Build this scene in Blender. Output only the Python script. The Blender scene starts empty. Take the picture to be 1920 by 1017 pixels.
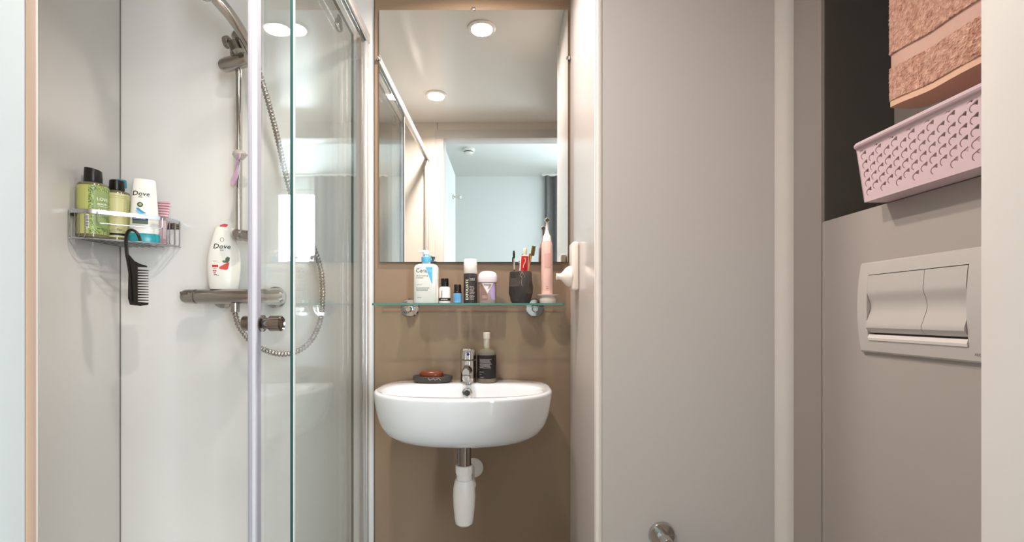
import bpy, bmesh, math, random
from math import sin, cos, pi, radians, sqrt, atan2
from mathutils import Vector, Matrix

SC = bpy.context.scene
COL = SC.collection
H = 1.02                      # camera height
F = 928.0                     # focal length in pixels (1920 wide)
CX, CY = 942.0, 591.0         # where the optical axis meets the picture

# ------------------------------------------------------------------ camera
cam = bpy.data.cameras.new('camera')
cam.sensor_width = 36.0
cam.lens = F / 1920.0 * 36.0
cam.shift_x = (960.0 - CX) / 1920.0
cam.shift_y = (CY - 508.5) / 1920.0
cam.clip_start = 0.02
cam_ob = bpy.data.objects.new('camera', cam)
cam_ob.location = (0, 0, H)
cam_ob.rotation_euler = (radians(90), 0, 0)
COL.objects.link(cam_ob)
SC.camera = cam_ob

# ------------------------------------------------------------------ world
w = bpy.data.worlds.new('sky')
SC.world = w
w.use_nodes = True
bg = w.node_tree.nodes['Background']
bg.inputs[0].default_value = (0.80, 0.90, 1.0, 1)
bg.inputs[1].default_value = 1.0

# ------------------------------------------------------------------ exposure
SC.view_settings.view_transform = 'Standard'
SC.view_settings.look = 'None'
SC.view_settings.exposure = 1.10
SC.view_settings.gamma = 1.0
SC.view_settings.use_curve_mapping = False
SC.cycles.max_bounces = 14
SC.cycles.diffuse_bounces = 6
SC.cycles.glossy_bounces = 8
SC.cycles.transmission_bounces = 8
SC.cycles.transparent_max_bounces = 24
SC.cycles.caustics_reflective = False
SC.cycles.caustics_refractive = False
SC.cycles.sample_clamp_indirect = 6.0
SC.cycles.use_denoising = True

# ------------------------------------------------------------------ lights
def lamp(name, loc, rot, power, color, shape='DISK', size=0.1, size_y=None, spread=180):
    l = bpy.data.lights.new(name, 'AREA')
    l.shape = shape
    l.size = size
    if size_y: l.size_y = size_y
    l.energy = power
    l.color = color
    l.spread = radians(spread)
    o = bpy.data.objects.new(name, l)
    o.location = loc
    o.rotation_euler = rot
    COL.objects.link(o)
    return o
WARM = (1.0, 0.885, 0.82)
DAY = (0.80, 0.89, 0.975)
CEIL = 2.10
SPOTS = [(-0.08, 1.276), (-0.333, 0.71)]
SPOT_POWER = 4.6
WIN = dict(x0=1.05, x1=2.35, z0=0.12, z1=2.36, y=-2.14)
lamp('window_daylight', ((WIN['x0']+WIN['x1'])/2, WIN['y']-0.16, (WIN['z0']+WIN['z1'])/2),
     (radians(90), 0, 0), 106, DAY, 'RECTANGLE', 1.35, 2.35)

# ------------------------------------------------------------------ materials
def srgb(h):
    h = h.lstrip('#')
    c = [int(h[i:i+2], 16) / 255 for i in (0, 2, 4)]
    return tuple(x/12.92 if x <= 0.04045 else ((x+0.055)/1.055)**2.4 for x in c) + (1,)

def mat(name, col, rough=0.5, metal=0.0, var=0.04, scale=6.0, bump=0.0, bscale=60.0, spec=0.5, coat=0.0, rvar=0.0, sheen=0.0, sss=0.0, trans=0.0, ior=1.45):
    m = bpy.data.materials.new(name)
    m.use_nodes = True
    nt = m.node_tree
    b = nt.nodes['Principled BSDF']
    c = srgb(col) if isinstance(col, str) else tuple(col) + (1,)
    tc = nt.nodes.new('ShaderNodeTexCoord')
    nz = nt.nodes.new('ShaderNodeTexNoise')
    nz.inputs['Scale'].default_value = scale
    nz.inputs['Detail'].default_value = 3
    nt.links.new(tc.outputs['Object'], nz.inputs['Vector'])
    mx = nt.nodes.new('ShaderNodeMix'); mx.data_type = 'RGBA'
    mx.inputs['A'].default_value = tuple(max(0, x*(1-var)) for x in c[:3]) + (1,)
    mx.inputs['B'].default_value = tuple(min(1, x*(1+var)) for x in c[:3]) + (1,)
    nt.links.new(nz.outputs['Fac'], mx.inputs['Factor'])
    nt.links.new(mx.outputs['Result'], b.inputs['Base Color'])
    b.inputs['Roughness'].default_value = rough
    b.inputs['Metallic'].default_value = metal
    b.inputs['Specular IOR Level'].default_value = spec
    b.inputs['IOR'].default_value = ior
    b.inputs['Coat Weight'].default_value = coat
    b.inputs['Coat Roughness'].default_value = 0.05
    b.inputs['Transmission Weight'].default_value = trans
    if sheen:
        b.inputs['Sheen Weight'].default_value = sheen
    if sss:
        b.inputs['Subsurface Weight'].default_value = sss
        b.inputs['Subsurface Radius'].default_value = (0.01, 0.006, 0.005)
        b.inputs['Subsurface Scale'].default_value = 0.5
    if rvar:
        mr = nt.nodes.new('ShaderNodeMapRange')
        mr.inputs['To Min'].default_value = max(0, rough-rvar)
        mr.inputs['To Max'].default_value = rough+rvar
        nt.links.new(nz.outputs['Fac'], mr.inputs['Value'])
        nt.links.new(mr.outputs['Result'], b.inputs['Roughness'])
    if bump:
        n2 = nt.nodes.new('ShaderNodeTexNoise')
        n2.inputs['Scale'].default_value = bscale
        n2.inputs['Detail'].default_value = 4
        nt.links.new(tc.outputs['Object'], n2.inputs['Vector'])
        bp = nt.nodes.new('ShaderNodeBump')
        bp.inputs['Strength'].default_value = bump
        bp.inputs['Distance'].default_value = 0.004
        nt.links.new(n2.outputs['Fac'], bp.inputs['Height'])
        nt.links.new(bp.outputs['Normal'], b.inputs['Normal'])
    return m

def thin_glass(name, tint, refl=1.0, rough=0.0):
    """sheet glass: straight-through light tinted, Schlick reflection on both faces"""
    m = bpy.data.materials.new(name); m.use_nodes = True
    nt = m.node_tree
    for n in list(nt.nodes): nt.nodes.remove(n)
    out = nt.nodes.new('ShaderNodeOutputMaterial')
    tr = nt.nodes.new('ShaderNodeBsdfTransparent')
    gl = nt.nodes.new('ShaderNodeBsdfGlossy'); gl.inputs['Roughness'].default_value = rough
    lw = nt.nodes.new('ShaderNodeLayerWeight'); lw.inputs['Blend'].default_value = 0.5
    pw = nt.nodes.new('ShaderNodeMath'); pw.operation = 'POWER'; pw.inputs[1].default_value = 5
    ml = nt.nodes.new('ShaderNodeMath'); ml.operation = 'MULTIPLY_ADD'
    ml.inputs[1].default_value = 0.96*refl; ml.inputs[2].default_value = 0.04*refl
    mx = nt.nodes.new('ShaderNodeMixShader')
    nz = nt.nodes.new('ShaderNodeTexNoise'); nz.inputs['Scale'].default_value = 2.0
    cm = nt.nodes.new('ShaderNodeMix'); cm.data_type = 'RGBA'
    cm.inputs['A'].default_value = tuple(tint)+(1,)
    cm.inputs['B'].default_value = tuple(min(1, t*1.01) for t in tint)+(1,)
    nt.links.new(nz.outputs['Fac'], cm.inputs['Factor'])
    nt.links.new(cm.outputs['Result'], tr.inputs['Color'])
    nt.links.new(lw.outputs['Facing'], pw.inputs[0])
    nt.links.new(pw.outputs[0], ml.inputs[0])
    nt.links.new(ml.outputs[0], mx.inputs['Fac'])
    nt.links.new(tr.outputs[0], mx.inputs[1]); nt.links.new(gl.outputs[0], mx.inputs[2])
    nt.links.new(mx.outputs[0], out.inputs[0])
    return m

def emitter(name, col, strength):
    m = bpy.data.materials.new(name); m.use_nodes = True
    b = m.node_tree.nodes['Principled BSDF']
    b.inputs['Base Color'].default_value = (1, 1, 1, 1)
    b.inputs['Emission Color'].default_value = tuple(col)+(1,)
    b.inputs['Emission Strength'].default_value = strength
    return m

M = {}
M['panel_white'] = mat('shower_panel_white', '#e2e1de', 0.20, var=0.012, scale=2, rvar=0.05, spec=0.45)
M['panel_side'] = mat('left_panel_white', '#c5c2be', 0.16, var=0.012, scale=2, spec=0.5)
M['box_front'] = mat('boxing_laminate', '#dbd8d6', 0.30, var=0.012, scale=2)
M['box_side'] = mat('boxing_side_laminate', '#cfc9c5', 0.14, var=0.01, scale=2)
M['brown'] = mat('brown_laminate', '#927c66', 0.17, var=0.03, scale=3, rvar=0.04, spec=0.65)
M['taupe'] = mat('taupe_laminate', '#9f9690', 0.30, var=0.02, scale=2)
M['dark'] = mat('dark_laminate', '#55534e', 0.35, var=0.05, scale=2)
M['ceiling'] = mat('ceiling_white', '#e8e4dd', 0.18, var=0.01, scale=2)
M['floor'] = mat('grey_vinyl_floor', '#8a8783', 0.4, var=0.08, scale=20)
M['trim'] = mat('white_trim', '#f8f4ef', 0.25, var=0.01)
M['jamb'] = mat('cream_frame', '#d6cfc8', 0.35, var=0.01)
M['door'] = mat('white_door', '#c6c9c8', 0.4, var=0.01)
M['peach'] = mat('painted_warm_light', '#b99a84', 0.5, var=0.05)  # warm bathroom light on the jamb edge, put into the colour
M['bed_wall'] = mat('bedroom_wall_paint', '#e8ebeb', 0.6, var=0.01)
M['chrome'] = mat('chrome', '#c9c7c4', 0.07, 1.0, var=0.02)
M['chrome_soft'] = mat('satin_chrome', '#a8a39e', 0.22, 1.0, var=0.03)
M['chrome_dark'] = mat('dark_chrome', '#8d8781', 0.14, 1.0, var=0.05)
M['alu'] = mat('aluminium_profile', '#dcd8d4', 0.24, 1.0, var=0.02)
M['alu_white'] = mat('pearl_profile', '#d3cdc9', 0.25, 0.5, var=0.02)
M['seal'] = mat('clear_seal', '#a4a2ac', 0.4, 0.1, var=0.02)
M['mirror'] = mat('mirror_silver', (0.93, 0.95, 0.94), 0.0, 1.0, var=0.0)
M['mirror_edge'] = mat('mirror_edge', '#7f9388', 0.2, var=0.05)
M['glass'] = thin_glass('shower_glass', (0.978, 0.990, 0.985))
M['glass_shelf'] = thin_glass('shelf_glass', (0.90, 0.97, 0.94))
M['shelf_edge'] = mat('shelf_glass_edge', '#4f877c', 0.1, var=0.1)
M['glass_edge'] = mat('green_glass_edge', '#32544f', 0.15, var=0.1, trans=0.0)
M['porcelain'] = mat('white_porcelain', '#e2e5e8', 0.06, var=0.005, coat=0.6)
M['white_plastic'] = mat('white_plastic', '#eceae6', 0.3, var=0.01)
M['pump_white'] = mat('pump_white', '#f0efec', 0.3, var=0.01)
M['black_plastic'] = mat('black_plastic', '#16130f', 0.3, var=0.1)
M['black_gloss'] = mat('black_gloss', '#0c0a09', 0.12, var=0.1)

# ------------------------------------------------------------------ builder
def catmull(pts, n=8, closed=False):
    P = [Vector(p) for p in pts]
    out = []
    N = len(P)
    rng = N if closed else N-1
    for i in range(rng):
        if closed:
            p0, p1, p2, p3 = P[(i-1) % N], P[i], P[(i+1) % N], P[(i+2) % N]
        else:
            p0 = P[i-1] if i > 0 else P[0]*2-P[1]
            p1, p2 = P[i], P[i+1]
            p3 = P[i+2] if i+2 < N else P[-1]*2-P[-2]
        for k in range(n):
            t = k/n
            out.append(0.5*((2*p1)+(p2-p0)*t+(2*p0-5*p1+4*p2-p3)*t*t+(3*p1-p0-3*p2+p3)*t**3))
    if not closed: out.append(P[-1])
    return out

class MB:
    def __init__(s): s.bm = bmesh.new()
    def box(s, c, d, bevel=0.0, seg=2, Mx=None):
        t = bmesh.new()
        bmesh.ops.create_cube(t, size=1)
        for v in t.verts: v.co = Vector((v.co.x*d[0], v.co.y*d[1], v.co.z*d[2]))
        if bevel:
            bmesh.ops.bevel(t, geom=t.edges[:], offset=min(bevel, min(d)*0.49), segments=seg, affect='EDGES', profile=0.5)
        for v in t.verts:
            v.co = v.co + Vector(c)
            if Mx: v.co = Mx @ v.co
        s.join(t); return s
    def b6(s, x0, x1, y0, y1, z0, z1, bevel=0.0, seg=2):
        return s.box(((x0+x1)/2, (y0+y1)/2, (z0+z1)/2), (abs(x1-x0), abs(y1-y0), abs(z1-z0)), bevel, seg)
    def join(s, t):
        me = bpy.data.meshes.new('t'); t.to_mesh(me); s.bm.from_mesh(me); bpy.data.meshes.remove(me); t.free()
    def rings(s, rings, cap0=True, cap1=True, closed=True, mi=0):
        vr = [[s.bm.verts.new(p) for p in r] for r in rings]
        n = len(vr[0])
        for a, b in zip(vr, vr[1:]):
            for i in range(n if closed else n-1):
                j = (i+1) % n
                try: s.bm.faces.new((a[i], a[j], b[j], b[i]))
                except ValueError: pass
        if closed and cap0: s.bm.faces.new(list(reversed(vr[0])))
        if closed and cap1: s.bm.faces.new(vr[-1])
        return s
    def lathe(s, prof, seg=32, sx=1, sy=1, c=(0, 0, 0), Mx=None, cap0=True, cap1=True, n=2.0):
        R = []
        for r, z in prof:
            r = max(r, 1e-5)
            ring = []
            for k in range(seg):
                a = 2*pi*k/seg
                ca, sa = cos(a), sin(a)
                x = math.copysign(abs(ca)**(2/n), ca); y = math.copysign(abs(sa)**(2/n), sa)
                p = Vector((r*x*sx, r*y*sy, z)) + Vector(c)
                if Mx: p = Mx @ p
                ring.append(p)
            R.append(ring)
        return s.rings(R, cap0, cap1)
    def tube(s, pts, r, seg=12, closed=False, cap=True, flat=1.0):
        P = [Vector(p) for p in pts]
        N = len(P)
        T = []
        for i in range(N):
            if closed: t = P[(i+1) % N]-P[i-1]
            else: t = P[min(i+1, N-1)]-P[max(i-1, 0)]
            T.append(t.normalized())
        up = Vector((0, 0, 1)) if abs(T[0].z) < 0.9 else Vector((0, 1, 0))
        nrm = (up - T[0]*up.dot(T[0])).normalized()
        R = []
        for i in range(N):
            nrm = (nrm - T[i]*nrm.dot(T[i])).normalized()
            b = T[i].cross(nrm)
            rr = r[i] if isinstance(r, (list, tuple)) else r
            R.append([P[i] + nrm*cos(2*pi*k/seg)*rr + b*sin(2*pi*k/seg)*rr*flat for k in range(seg)])
        if closed: R.append(R[0]); return s.rings(R, False, False)
        return s.rings(R, cap, cap)
    def grid(s, fn, nu, nv):
        V = [[s.bm.verts.new(fn(i/nu, j/nv)) for i in range(nu+1)] for j in range(nv+1)]
        for j in range(nv):
            for i in range(nu):
                s.bm.faces.new((V[j][i], V[j][i+1], V[j+1][i+1], V[j+1][i]))
        return s
    def prism(s, out, fn0, fn1):
        a = [s.bm.verts.new(fn0(*p)) for p in out]; b = [s.bm.verts.new(fn1(*p)) for p in out]
        n = len(out)
        for i in range(n):
            j = (i+1) % n
            s.bm.faces.new((a[i], a[j], b[j], b[i]))
        s.bm.faces.new(list(reversed(a))); s.bm.faces.new(b)
        return s
    def done(s, name, m, parent=None, loc=None, smooth=35, rot=0, label=None, kind=None):
        bmesh.ops.remove_doubles(s.bm, verts=s.bm.verts[:], dist=1e-6)
        bmesh.ops.recalc_face_normals(s.bm, faces=s.bm.faces[:])
        me = bpy.data.meshes.new(name); s.bm.to_mesh(me); s.bm.free()
        me.materials.append(m)
        if smooth:
            for p in me.polygons: p.use_smooth = True
            me.set_sharp_from_angle(angle=radians(smooth))
        o = bpy.data.objects.new(name, me); COL.objects.link(o)
        if parent: o.parent = parent
        if loc: o.location = loc
        if rot: o.rotation_euler = (0, 0, rot)
        if label: o['label'] = label
        if kind: o['kind'] = kind
        return o

def thing(name, label, cat, loc=(0, 0, 0), rot=0, group=None):
    o = bpy.data.objects.new(name, None); COL.objects.link(o)
    o.empty_display_size = 0.05
    o.location = loc; o.rotation_euler = (0, 0, rot)
    o['label'] = label; o['category'] = cat
    if group: o['group'] = group
    return o
def tag(o, label, cat, group=None):
    o['label'] = label; o['category'] = cat
    if group: o['group'] = group
    return o
def struct(o):
    o['kind'] = 'structure'; return o

def face_cam(x, y): return atan2(-x, y)
def at(px, d): return (px-CX)/F*d
def zz(py, d): return H + (CY-py)/F*d
def Wp(px, py, d): return Vector((at(px, d), d, zz(py, d)))
def Ry(a): return Matrix.Rotation(a, 4, 'Y')
def Rx(a): return Matrix.Rotation(a, 4, 'X')
def Rz(a): return Matrix.Rotation(a, 4, 'Z')
def T(x, y, z): return Matrix.Translation((x, y, z))

def ink(name, col, rough=0.5):
    k = 'ink_'+col
    if k not in M: M[k] = mat(k, col, rough, var=0.02)
    return M[k]

def patch(parent, name, x0, x1, z0, z1, surf, m, eps=0.0004, nu=10, nv=2, label=None, poly=None):
    """a printed patch lying on the front surface y = surf(x, z)"""
    b = MB()
    if poly is None:
        b.grid(lambda u, v: Vector((x0+(x1-x0)*u, surf(x0+(x1-x0)*u, z0+(z1-z0)*v)-eps, z0+(z1-z0)*v)), nu, nv)
    else:
        f = b.bm.faces.new([b.bm.verts.new((p[0], 0, p[1])) for p in poly])
        bmesh.ops.triangulate(b.bm, faces=[f])
        for _ in range(2):
            bmesh.ops.subdivide_edges(b.bm, edges=b.bm.edges[:], cuts=1)
        for v in b.bm.verts: v.co.y = surf(v.co.x, v.co.z)-eps
    o = b.done(name, m, parent, smooth=60, label=label)
    return o

def text(parent, s, x, z, size, m, surf, eps=0.0008, vert=False, align='CENTER', shear=0.0, name='lettering', bold=0.0, wrapR=None, sx=1.0):
    cu = bpy.data.curves.new('txt', 'FONT')
    cu.body = s; cu.size = size; cu.align_x = align; cu.align_y = 'CENTER'
    cu.extrude = 0.0; cu.resolution_u = 2; cu.shear = shear; cu.offset = bold
    ob = bpy.data.objects.new('txt', cu); COL.objects.link(ob)
    dg = bpy.context.evaluated_depsgraph_get()
    me = bpy.data.meshes.new_from_object(ob.evaluated_get(dg))
    bpy.data.objects.remove(ob); bpy.data.curves.remove(cu)
    for v in me.vertices:
        lx, lz = v.co.x*sx, v.co.y
        if vert: lx, lz = -lz, lx
        lx += x; lz += z
        if wrapR:
            a = lx/wrapR
            r = wrapR+eps
            v.co = (r*sin(a), -r*cos(a), lz)
        else:
            v.co = (lx, surf(lx, lz)-eps, lz)
    me.name = name
    me.materials.clear(); me.materials.append(m)
    o = bpy.data.objects.new(name, me); COL.objects.link(o); o.parent = parent
    return o

def strokes(parent, name, rows, m, surf, eps=0.0007, wrapR=None):
    """unreadably small print: rows of short dashes (x0, x1, z, thickness)"""
    b = MB(); rnd = random.Random(len(rows)*7+3)
    for (x0, x1, z, th) in rows:
        x = x0
        while x < x1:
            wd = min(rnd.uniform(0.0018, 0.0055), x1-x)
            pts = []
            for xx, z2 in ((x, z-th/2), (x+wd, z-th/2), (x+wd, z+th/2), (x, z+th/2)):
                if wrapR:
                    a = xx/wrapR; r = wrapR+eps
                    pts.append((r*sin(a), -r*cos(a), z2))
                else: pts.append((xx, surf(xx, z2)-eps, z2))
            b.bm.faces.new([b.bm.verts.new(p) for p in pts])
            x += wd+0.0009
    return b.done(name, m, parent, smooth=0, kind='stuff')

def cyl_surf(R):
    return lambda x, z: -sqrt(max(R*R-x*x, 1e-9))
def ell_surf(a, b, n=2.0):
    return lambda x, z: -b*max(1-abs(x/a)**n, 1e-6)**(1/n)

# ================================================================== SETTING
BY = 1.58      # back wall
LX = -1.22     # shower side wall
RX = 0.674     # right wall
DY0, DY1 = 0.28, 0.361   # the wall with the door
JL, JR = -0.34, 0.352
DTOP = H+0.99
WL = -3.0
struct(MB().b6(LX-0.08, RX+0.35, DY0, BY+0.1, -0.06, 0).done('floor', M['floor'], smooth=0))
struct(MB().b6(LX-0.08, RX+0.35, DY0, BY+0.1, CEIL, CEIL+0.05).done('ceiling', M['ceiling'], smooth=0))
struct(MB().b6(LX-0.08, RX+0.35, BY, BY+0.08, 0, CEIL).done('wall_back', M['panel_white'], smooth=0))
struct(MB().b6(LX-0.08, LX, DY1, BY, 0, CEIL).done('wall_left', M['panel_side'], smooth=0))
# dark silicone joint in the shower corner
struct(MB().b6(LX, LX+0.0022, BY-0.0022, BY, 0, CEIL).done('trim_1', mat('silicone_joint', '#77716b', 0.5), smooth=0))
# brown laminate behind the basin
wb = struct(MB().b6(-0.407, 0.218, BY-0.004, BY, 0, CEIL).done('wall_vanity', M['brown'], smooth=0))
struct(MB().b6(-0.4085, -0.406, BY-0.006, BY, 0, CEIL).done('trim_2', mat('panel_edge_dark', '#5d5148', 0.4), smooth=0))
# boxed-in column
BFY = 1.15
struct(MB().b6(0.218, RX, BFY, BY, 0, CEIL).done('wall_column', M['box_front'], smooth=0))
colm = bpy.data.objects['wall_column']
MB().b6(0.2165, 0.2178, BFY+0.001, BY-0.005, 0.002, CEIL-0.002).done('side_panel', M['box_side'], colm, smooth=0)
MB().lathe([(0.010, 0), (0.010, CEIL-0.004)], 24, c=(0.2255, BFY+0.007, 0.002)).done('corner_profile', M['trim'], colm, label='white rounded corner bead on the left edge')
def bulge(u, v):
    x = 0.632+u*(RX-0.632)
    return Vector((x, BFY-0.0006-0.005*sin(pi*min(1, u*0.62))**1.6, 0.002+v*(CEIL-0.004)))
b = MB(); b.grid(bulge, 16, 1)
b.grid(lambda u, v: Vector((RX-0.0001, BFY-0.0006-0.005*sin(pi*0.62)**1.6*(1-u), 0.002+v*(CEIL-0.004))), 1, 1)
b.done('corner_profile', M['trim'], colm, smooth=50, label='broad pale rounded profile on the right edge')

# right wall with its niche above the cistern ledge
LEDGE = H+0.197
NY1 = 1.046
NX = 0.826
wr = MB()
wr.b6(RX, NX, DY1, NY1, 0, LEDGE, bevel=0.004)
wr.b6(RX, NX, NY1, BFY+0.1, 0, CEIL)
wr.b6(NX, NX+0.05, DY1, BFY+0.1, 0, CEIL)
wro = struct(wr.done('wall_right', M['taupe'], smooth=30))
MB().b6(RX+0.006, NX-0.0005, NY1-0.003, NY1-0.0005, LEDGE+0.0005, CEIL-0.0005).done('niche_panel', M['dark'], wro, smooth=0, label='dark charcoal end panel of the niche')
MB().lathe([(0.006, 0), (0.006, CEIL-LEDGE-0.002)], 16, c=(RX+0.0055, NY1+0.0055, LEDGE+0.001)).done('corner_bead', M['taupe'], wro)

# the wall with the door, seen in the mirror
dw = MB()
dw.b6(LX-0.08, JL-0.05, DY0, DY1, 0, CEIL)
dw.b6(JR+0.05, RX+0.35, DY0, DY1, 0, CEIL)
dw.b6(JL-0.05, JR+0.05, DY0, DY1, DTOP+0.05, CEIL)
struct(dw.done('wall_door', mat('door_wall_laminate', '#e2d9cd', 0.3, var=0.01), smooth=0))
struct(MB().b6(-0.379, -0.376, DY1, DY1+0.0012, 0, CEIL).done('trim_3', mat('joint_line', '#8d8273', 0.5), smooth=0))
dr = thing('door_1', 'x', 'x'); del dr['label']; del dr['category']; struct(dr)
MB().b6(JR, JR+0.0495, DY0-0.012, DY1+0.004, 0, DTOP, bevel=0.002).done('door_jamb', M['jamb'], dr, label='cream right-hand jamb')
MB().b6(JL-0.0495, JL-0.002, 0.3535, DY1+0.004, 0, DTOP, bevel=0.001).done('door_jamb_stop', M['jamb'], dr)
MB().b6(JL-0.0495, JL, DY0-0.012, 0.3533, 0, DTOP, bevel=0.0015).done('door_jamb', M['door'], dr, label='cool white left-hand jamb')
MB().b6(JL-0.0018, JL+0.0002, 0.3537, 0.3606, 0, DTOP, bevel=0.0005).done('jamb_edge_painted_warm', M['peach'], dr, label='thin jamb edge with warm light painted in as peach')  # plain jamb edge; the warm lamp light on it is painted peach
MB().b6(JL-0.0495, JR+0.0495, DY0-0.012, DY1+0.004, DTOP+0.0005, DTOP+0.0495, bevel=0.002).done('door_head', M['jamb'], dr)
leaf = MB().b6(JL-0.048, JL-0.008, -0.33, DY0-0.016, 0.01, DTOP-0.01, bevel=0.002).done('door_leaf', M['door'], dr)
hk = MB()
hk.lathe([(0.016, 0), (0.016, 0.006), (0.007, 0.009), (0.007, 0.035), (0.013, 0.040), (0.014, 0.052), (0.008, 0.056)], 20, Mx=T(JL-0.008, -0.17, H+0.79) @ Ry(pi/2))
hk.done('coat_hook', M['chrome'], leaf)

# bedroom beyond the door
BC = 2.50
FY = WIN['y']
struct(MB().b6(-1.7, 2.9, FY-0.1, DY0, -0.06, -0.001).done('floor_bedroom', mat('oak_floor', '#8f7c67', 0.4, var=0.1), smooth=0))
struct(MB().b6(-1.7, 2.9, FY-0.1, DY0-0.001, BC, BC+0.05).done('ceiling_bedroom', M['bed_wall'], smooth=0))
struct(MB().b6(-1.78, -1.7, FY-0.1, DY0, 0, BC).done('wall_bedroom_left', M['bed_wall'], smooth=0))
struct(MB().b6(2.9, 2.98, FY-0.1, DY0, 0, BC).done('wall_bedroom_right', M['bed_wall'], smooth=0))
b = MB()
b.b6(-1.7, -1.30, DY0-0.001, DY0+0.05, 0, BC).b6(RX+0.35, 2.9, DY0-0.001, DY0+0.05, 0, BC).b6(-1.30, RX+0.35, DY0-0.001, DY0+0.05, CEIL+0.05, BC)
struct(b.done('wall_bedroom_near', M['bed_wall'], smooth=0))
b = MB()
x0, x1, z0, z1 = WIN['x0'], WIN['x1'], WIN['z0'], WIN['z1']
b.b6(-1.7, x0, FY-0.1, FY, 0, BC).b6(x1, 2.9, FY-0.1, FY, 0, BC).b6(x0, x1, FY-0.1, FY, 0, z0).b6(x0, x1, FY-0.1, FY, z1, BC)
struct(b.done('wall_bedroom_far', M['bed_wall'], smooth=0))
wn = thing('window_1', 'x', 'x'); del wn['label']; del wn['category']; struct(wn)
fr = MB()
for a in ((x0, x0+0.05, z0, z1), (x1-0.05, x1, z0, z1), (x0+0.05, x1-0.05, z0, z0+0.05), (x0+0.05, x1-0.05, z1-0.05, z1), (1.64, 1.69, z0+0.05, z1-0.05)):
    fr.b6(a[0], a[1], FY-0.08, FY-0.03, a[2], a[3], bevel=0.003)
fr.done('window_frame', M['trim'], wn)
for (a0, a1) in ((x0+0.05, 1.64), (1.69, x1-0.05)):
    MB().b6(a0, a1, FY-0.058, FY-0.054, z0+0.05, z1-0.05).done('pane', thin_glass('window_glass', (0.97, 0.99, 0.98)), wn, smooth=0)
MB().b6(x0-0.03, x1+0.03, FY-0.03, FY+0.14, z0-0.03, z0-0.001, bevel=0.004).done('window_sill', M['trim'], wn)
# grey curtain
b = MB()
def curt(u, v):
    x = 0.41+u*0.67
    return Vector((x, FY+0.07+0.028*sin(u*2*pi*7)*(0.6+0.4*v)+0.008*sin(u*31), 0.05+v*(BC-0.07)))
b.grid(curt, 120, 8)
b.grid(lambda u, v: curt(u, v)+Vector((0, -0.003, 0)), 120, 8)
cu = b.done('curtain', mat('grey_curtain', '#706e6d', 0.85, var=0.12, scale=20, bump=0.3), smooth=80)
tag(cu, 'dark grey pleated bedroom curtain reflected at the right of the mirror', 'curtain')
rl = MB().b6(0.38, 2.5, FY+0.055, FY+0.085, BC-0.022, BC-0.001, bevel=0.002).done('curtain_rail', M['trim'])
tag(rl, 'slim white ceiling rail that carries the grey bedroom curtain', 'curtain rail')
# smoke detector
sd = thing('smoke_detector', 'small round white smoke detector on the bedroom ceiling, seen in the mirror', 'smoke detector', (at(873, 4.44), 3.16-4.44, BC))
MB().lathe([(0.0, -0.001), (0.058, -0.001), (0.058, -0.012), (0.050, -0.020), (0.046, -0.022)], 32).done('base', M['white_plastic'], sd)
MB().lathe([(0.0, -0.022), (0.040, -0.022), (0.036, -0.030)], 32).done('vent_ring', M['black_plastic'], sd)
MB().lathe([(0.0, -0.030), (0.040, -0.030), (0.034, -0.042), (0.018, -0.047)], 32).done('cover', M['white_plastic'], sd)

# ceiling downlights
LENS = emitter('lamp_lens', (1.0, 0.90, 0.78), 26)
for k, (x, y) in enumerate(SPOTS):
    r = thing('ceiling_downlight', ['lit recessed downlight above the basin, the larger bright spot in the mirror',
              'lit recessed downlight near the shower screen, the lower bright spot in the mirror'][k], 'downlight', (x, y, CEIL), group='recessed ceiling downlights')
    MB().lathe([(0.040, -0.0005), (0.052, -0.0005), (0.052, -0.004), (0.047, -0.007), (0.040, -0.007), (0.040, -0.0005)], 40, cap0=False, cap1=False).done('trim_ring', M['trim'], r)
    MB().lathe([(0.0, -0.002), (0.0395, -0.002), (0.034, -0.004), (0.0, -0.005)], 32, cap0=False, cap1=False).done('lens', LENS, r)
    lamp('downlight_glow', (x, y, CEIL-0.012), (0, 0, 0), SPOT_POWER, WARM, 'DISK', 0.075, spread=157)

# ================================================================== SHOWER ENCLOSURE
GX = -0.430          # fixed pane
SX = -0.461          # sliding pane
ZR0, ZR1 = H+0.850, H+0.893
tray = MB()
def rr(x0, x1, y0, y1, r, z, n=6):
    out = []
    for cx, cy, a0 in ((x1-r, y1-r, 0), (x0+r, y1-r, pi/2), (x0+r, y0+r, pi), (x1-r, y0+r, 1.5*pi)):
        for k in range(n+1):
            a = a0+pi/2*k/n
            out.append(Vector((cx+r*cos(a), cy+r*sin(a), z)))
    return out
t0 = (LX+0.002, -0.405, DY1+0.002, BY-0.003)
tray.rings([rr(*t0, 0.01, 0.001), rr(*t0, 0.01, 0.045), rr(t0[0]+0.003, t0[1]-0.003, t0[2]+0.003, t0[3]-0.003, 0.012, 0.048),
            rr(t0[0]+0.05, t0[1]-0.07, t0[2]+0.05, t0[3]-0.05, 0.03, 0.048), rr(t0[0]+0.06, t0[1]-0.08, t0[2]+0.06, t0[3]-0.06, 0.03, 0.030)])
tr = thing('shower_tray', 'white low shower tray below the glass screen', 'shower tray', (0, 0, 0))
tray.done('basin', M['white_plastic'], tr)
MB().lathe([(0, 0.0302), (0.045, 0.0302), (0.045, 0.033), (0.03, 0.035), (0, 0.035)], 32, c=(-0.82, 1.0, 0)).done('drain_cover', M['chrome'], tr)

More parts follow.
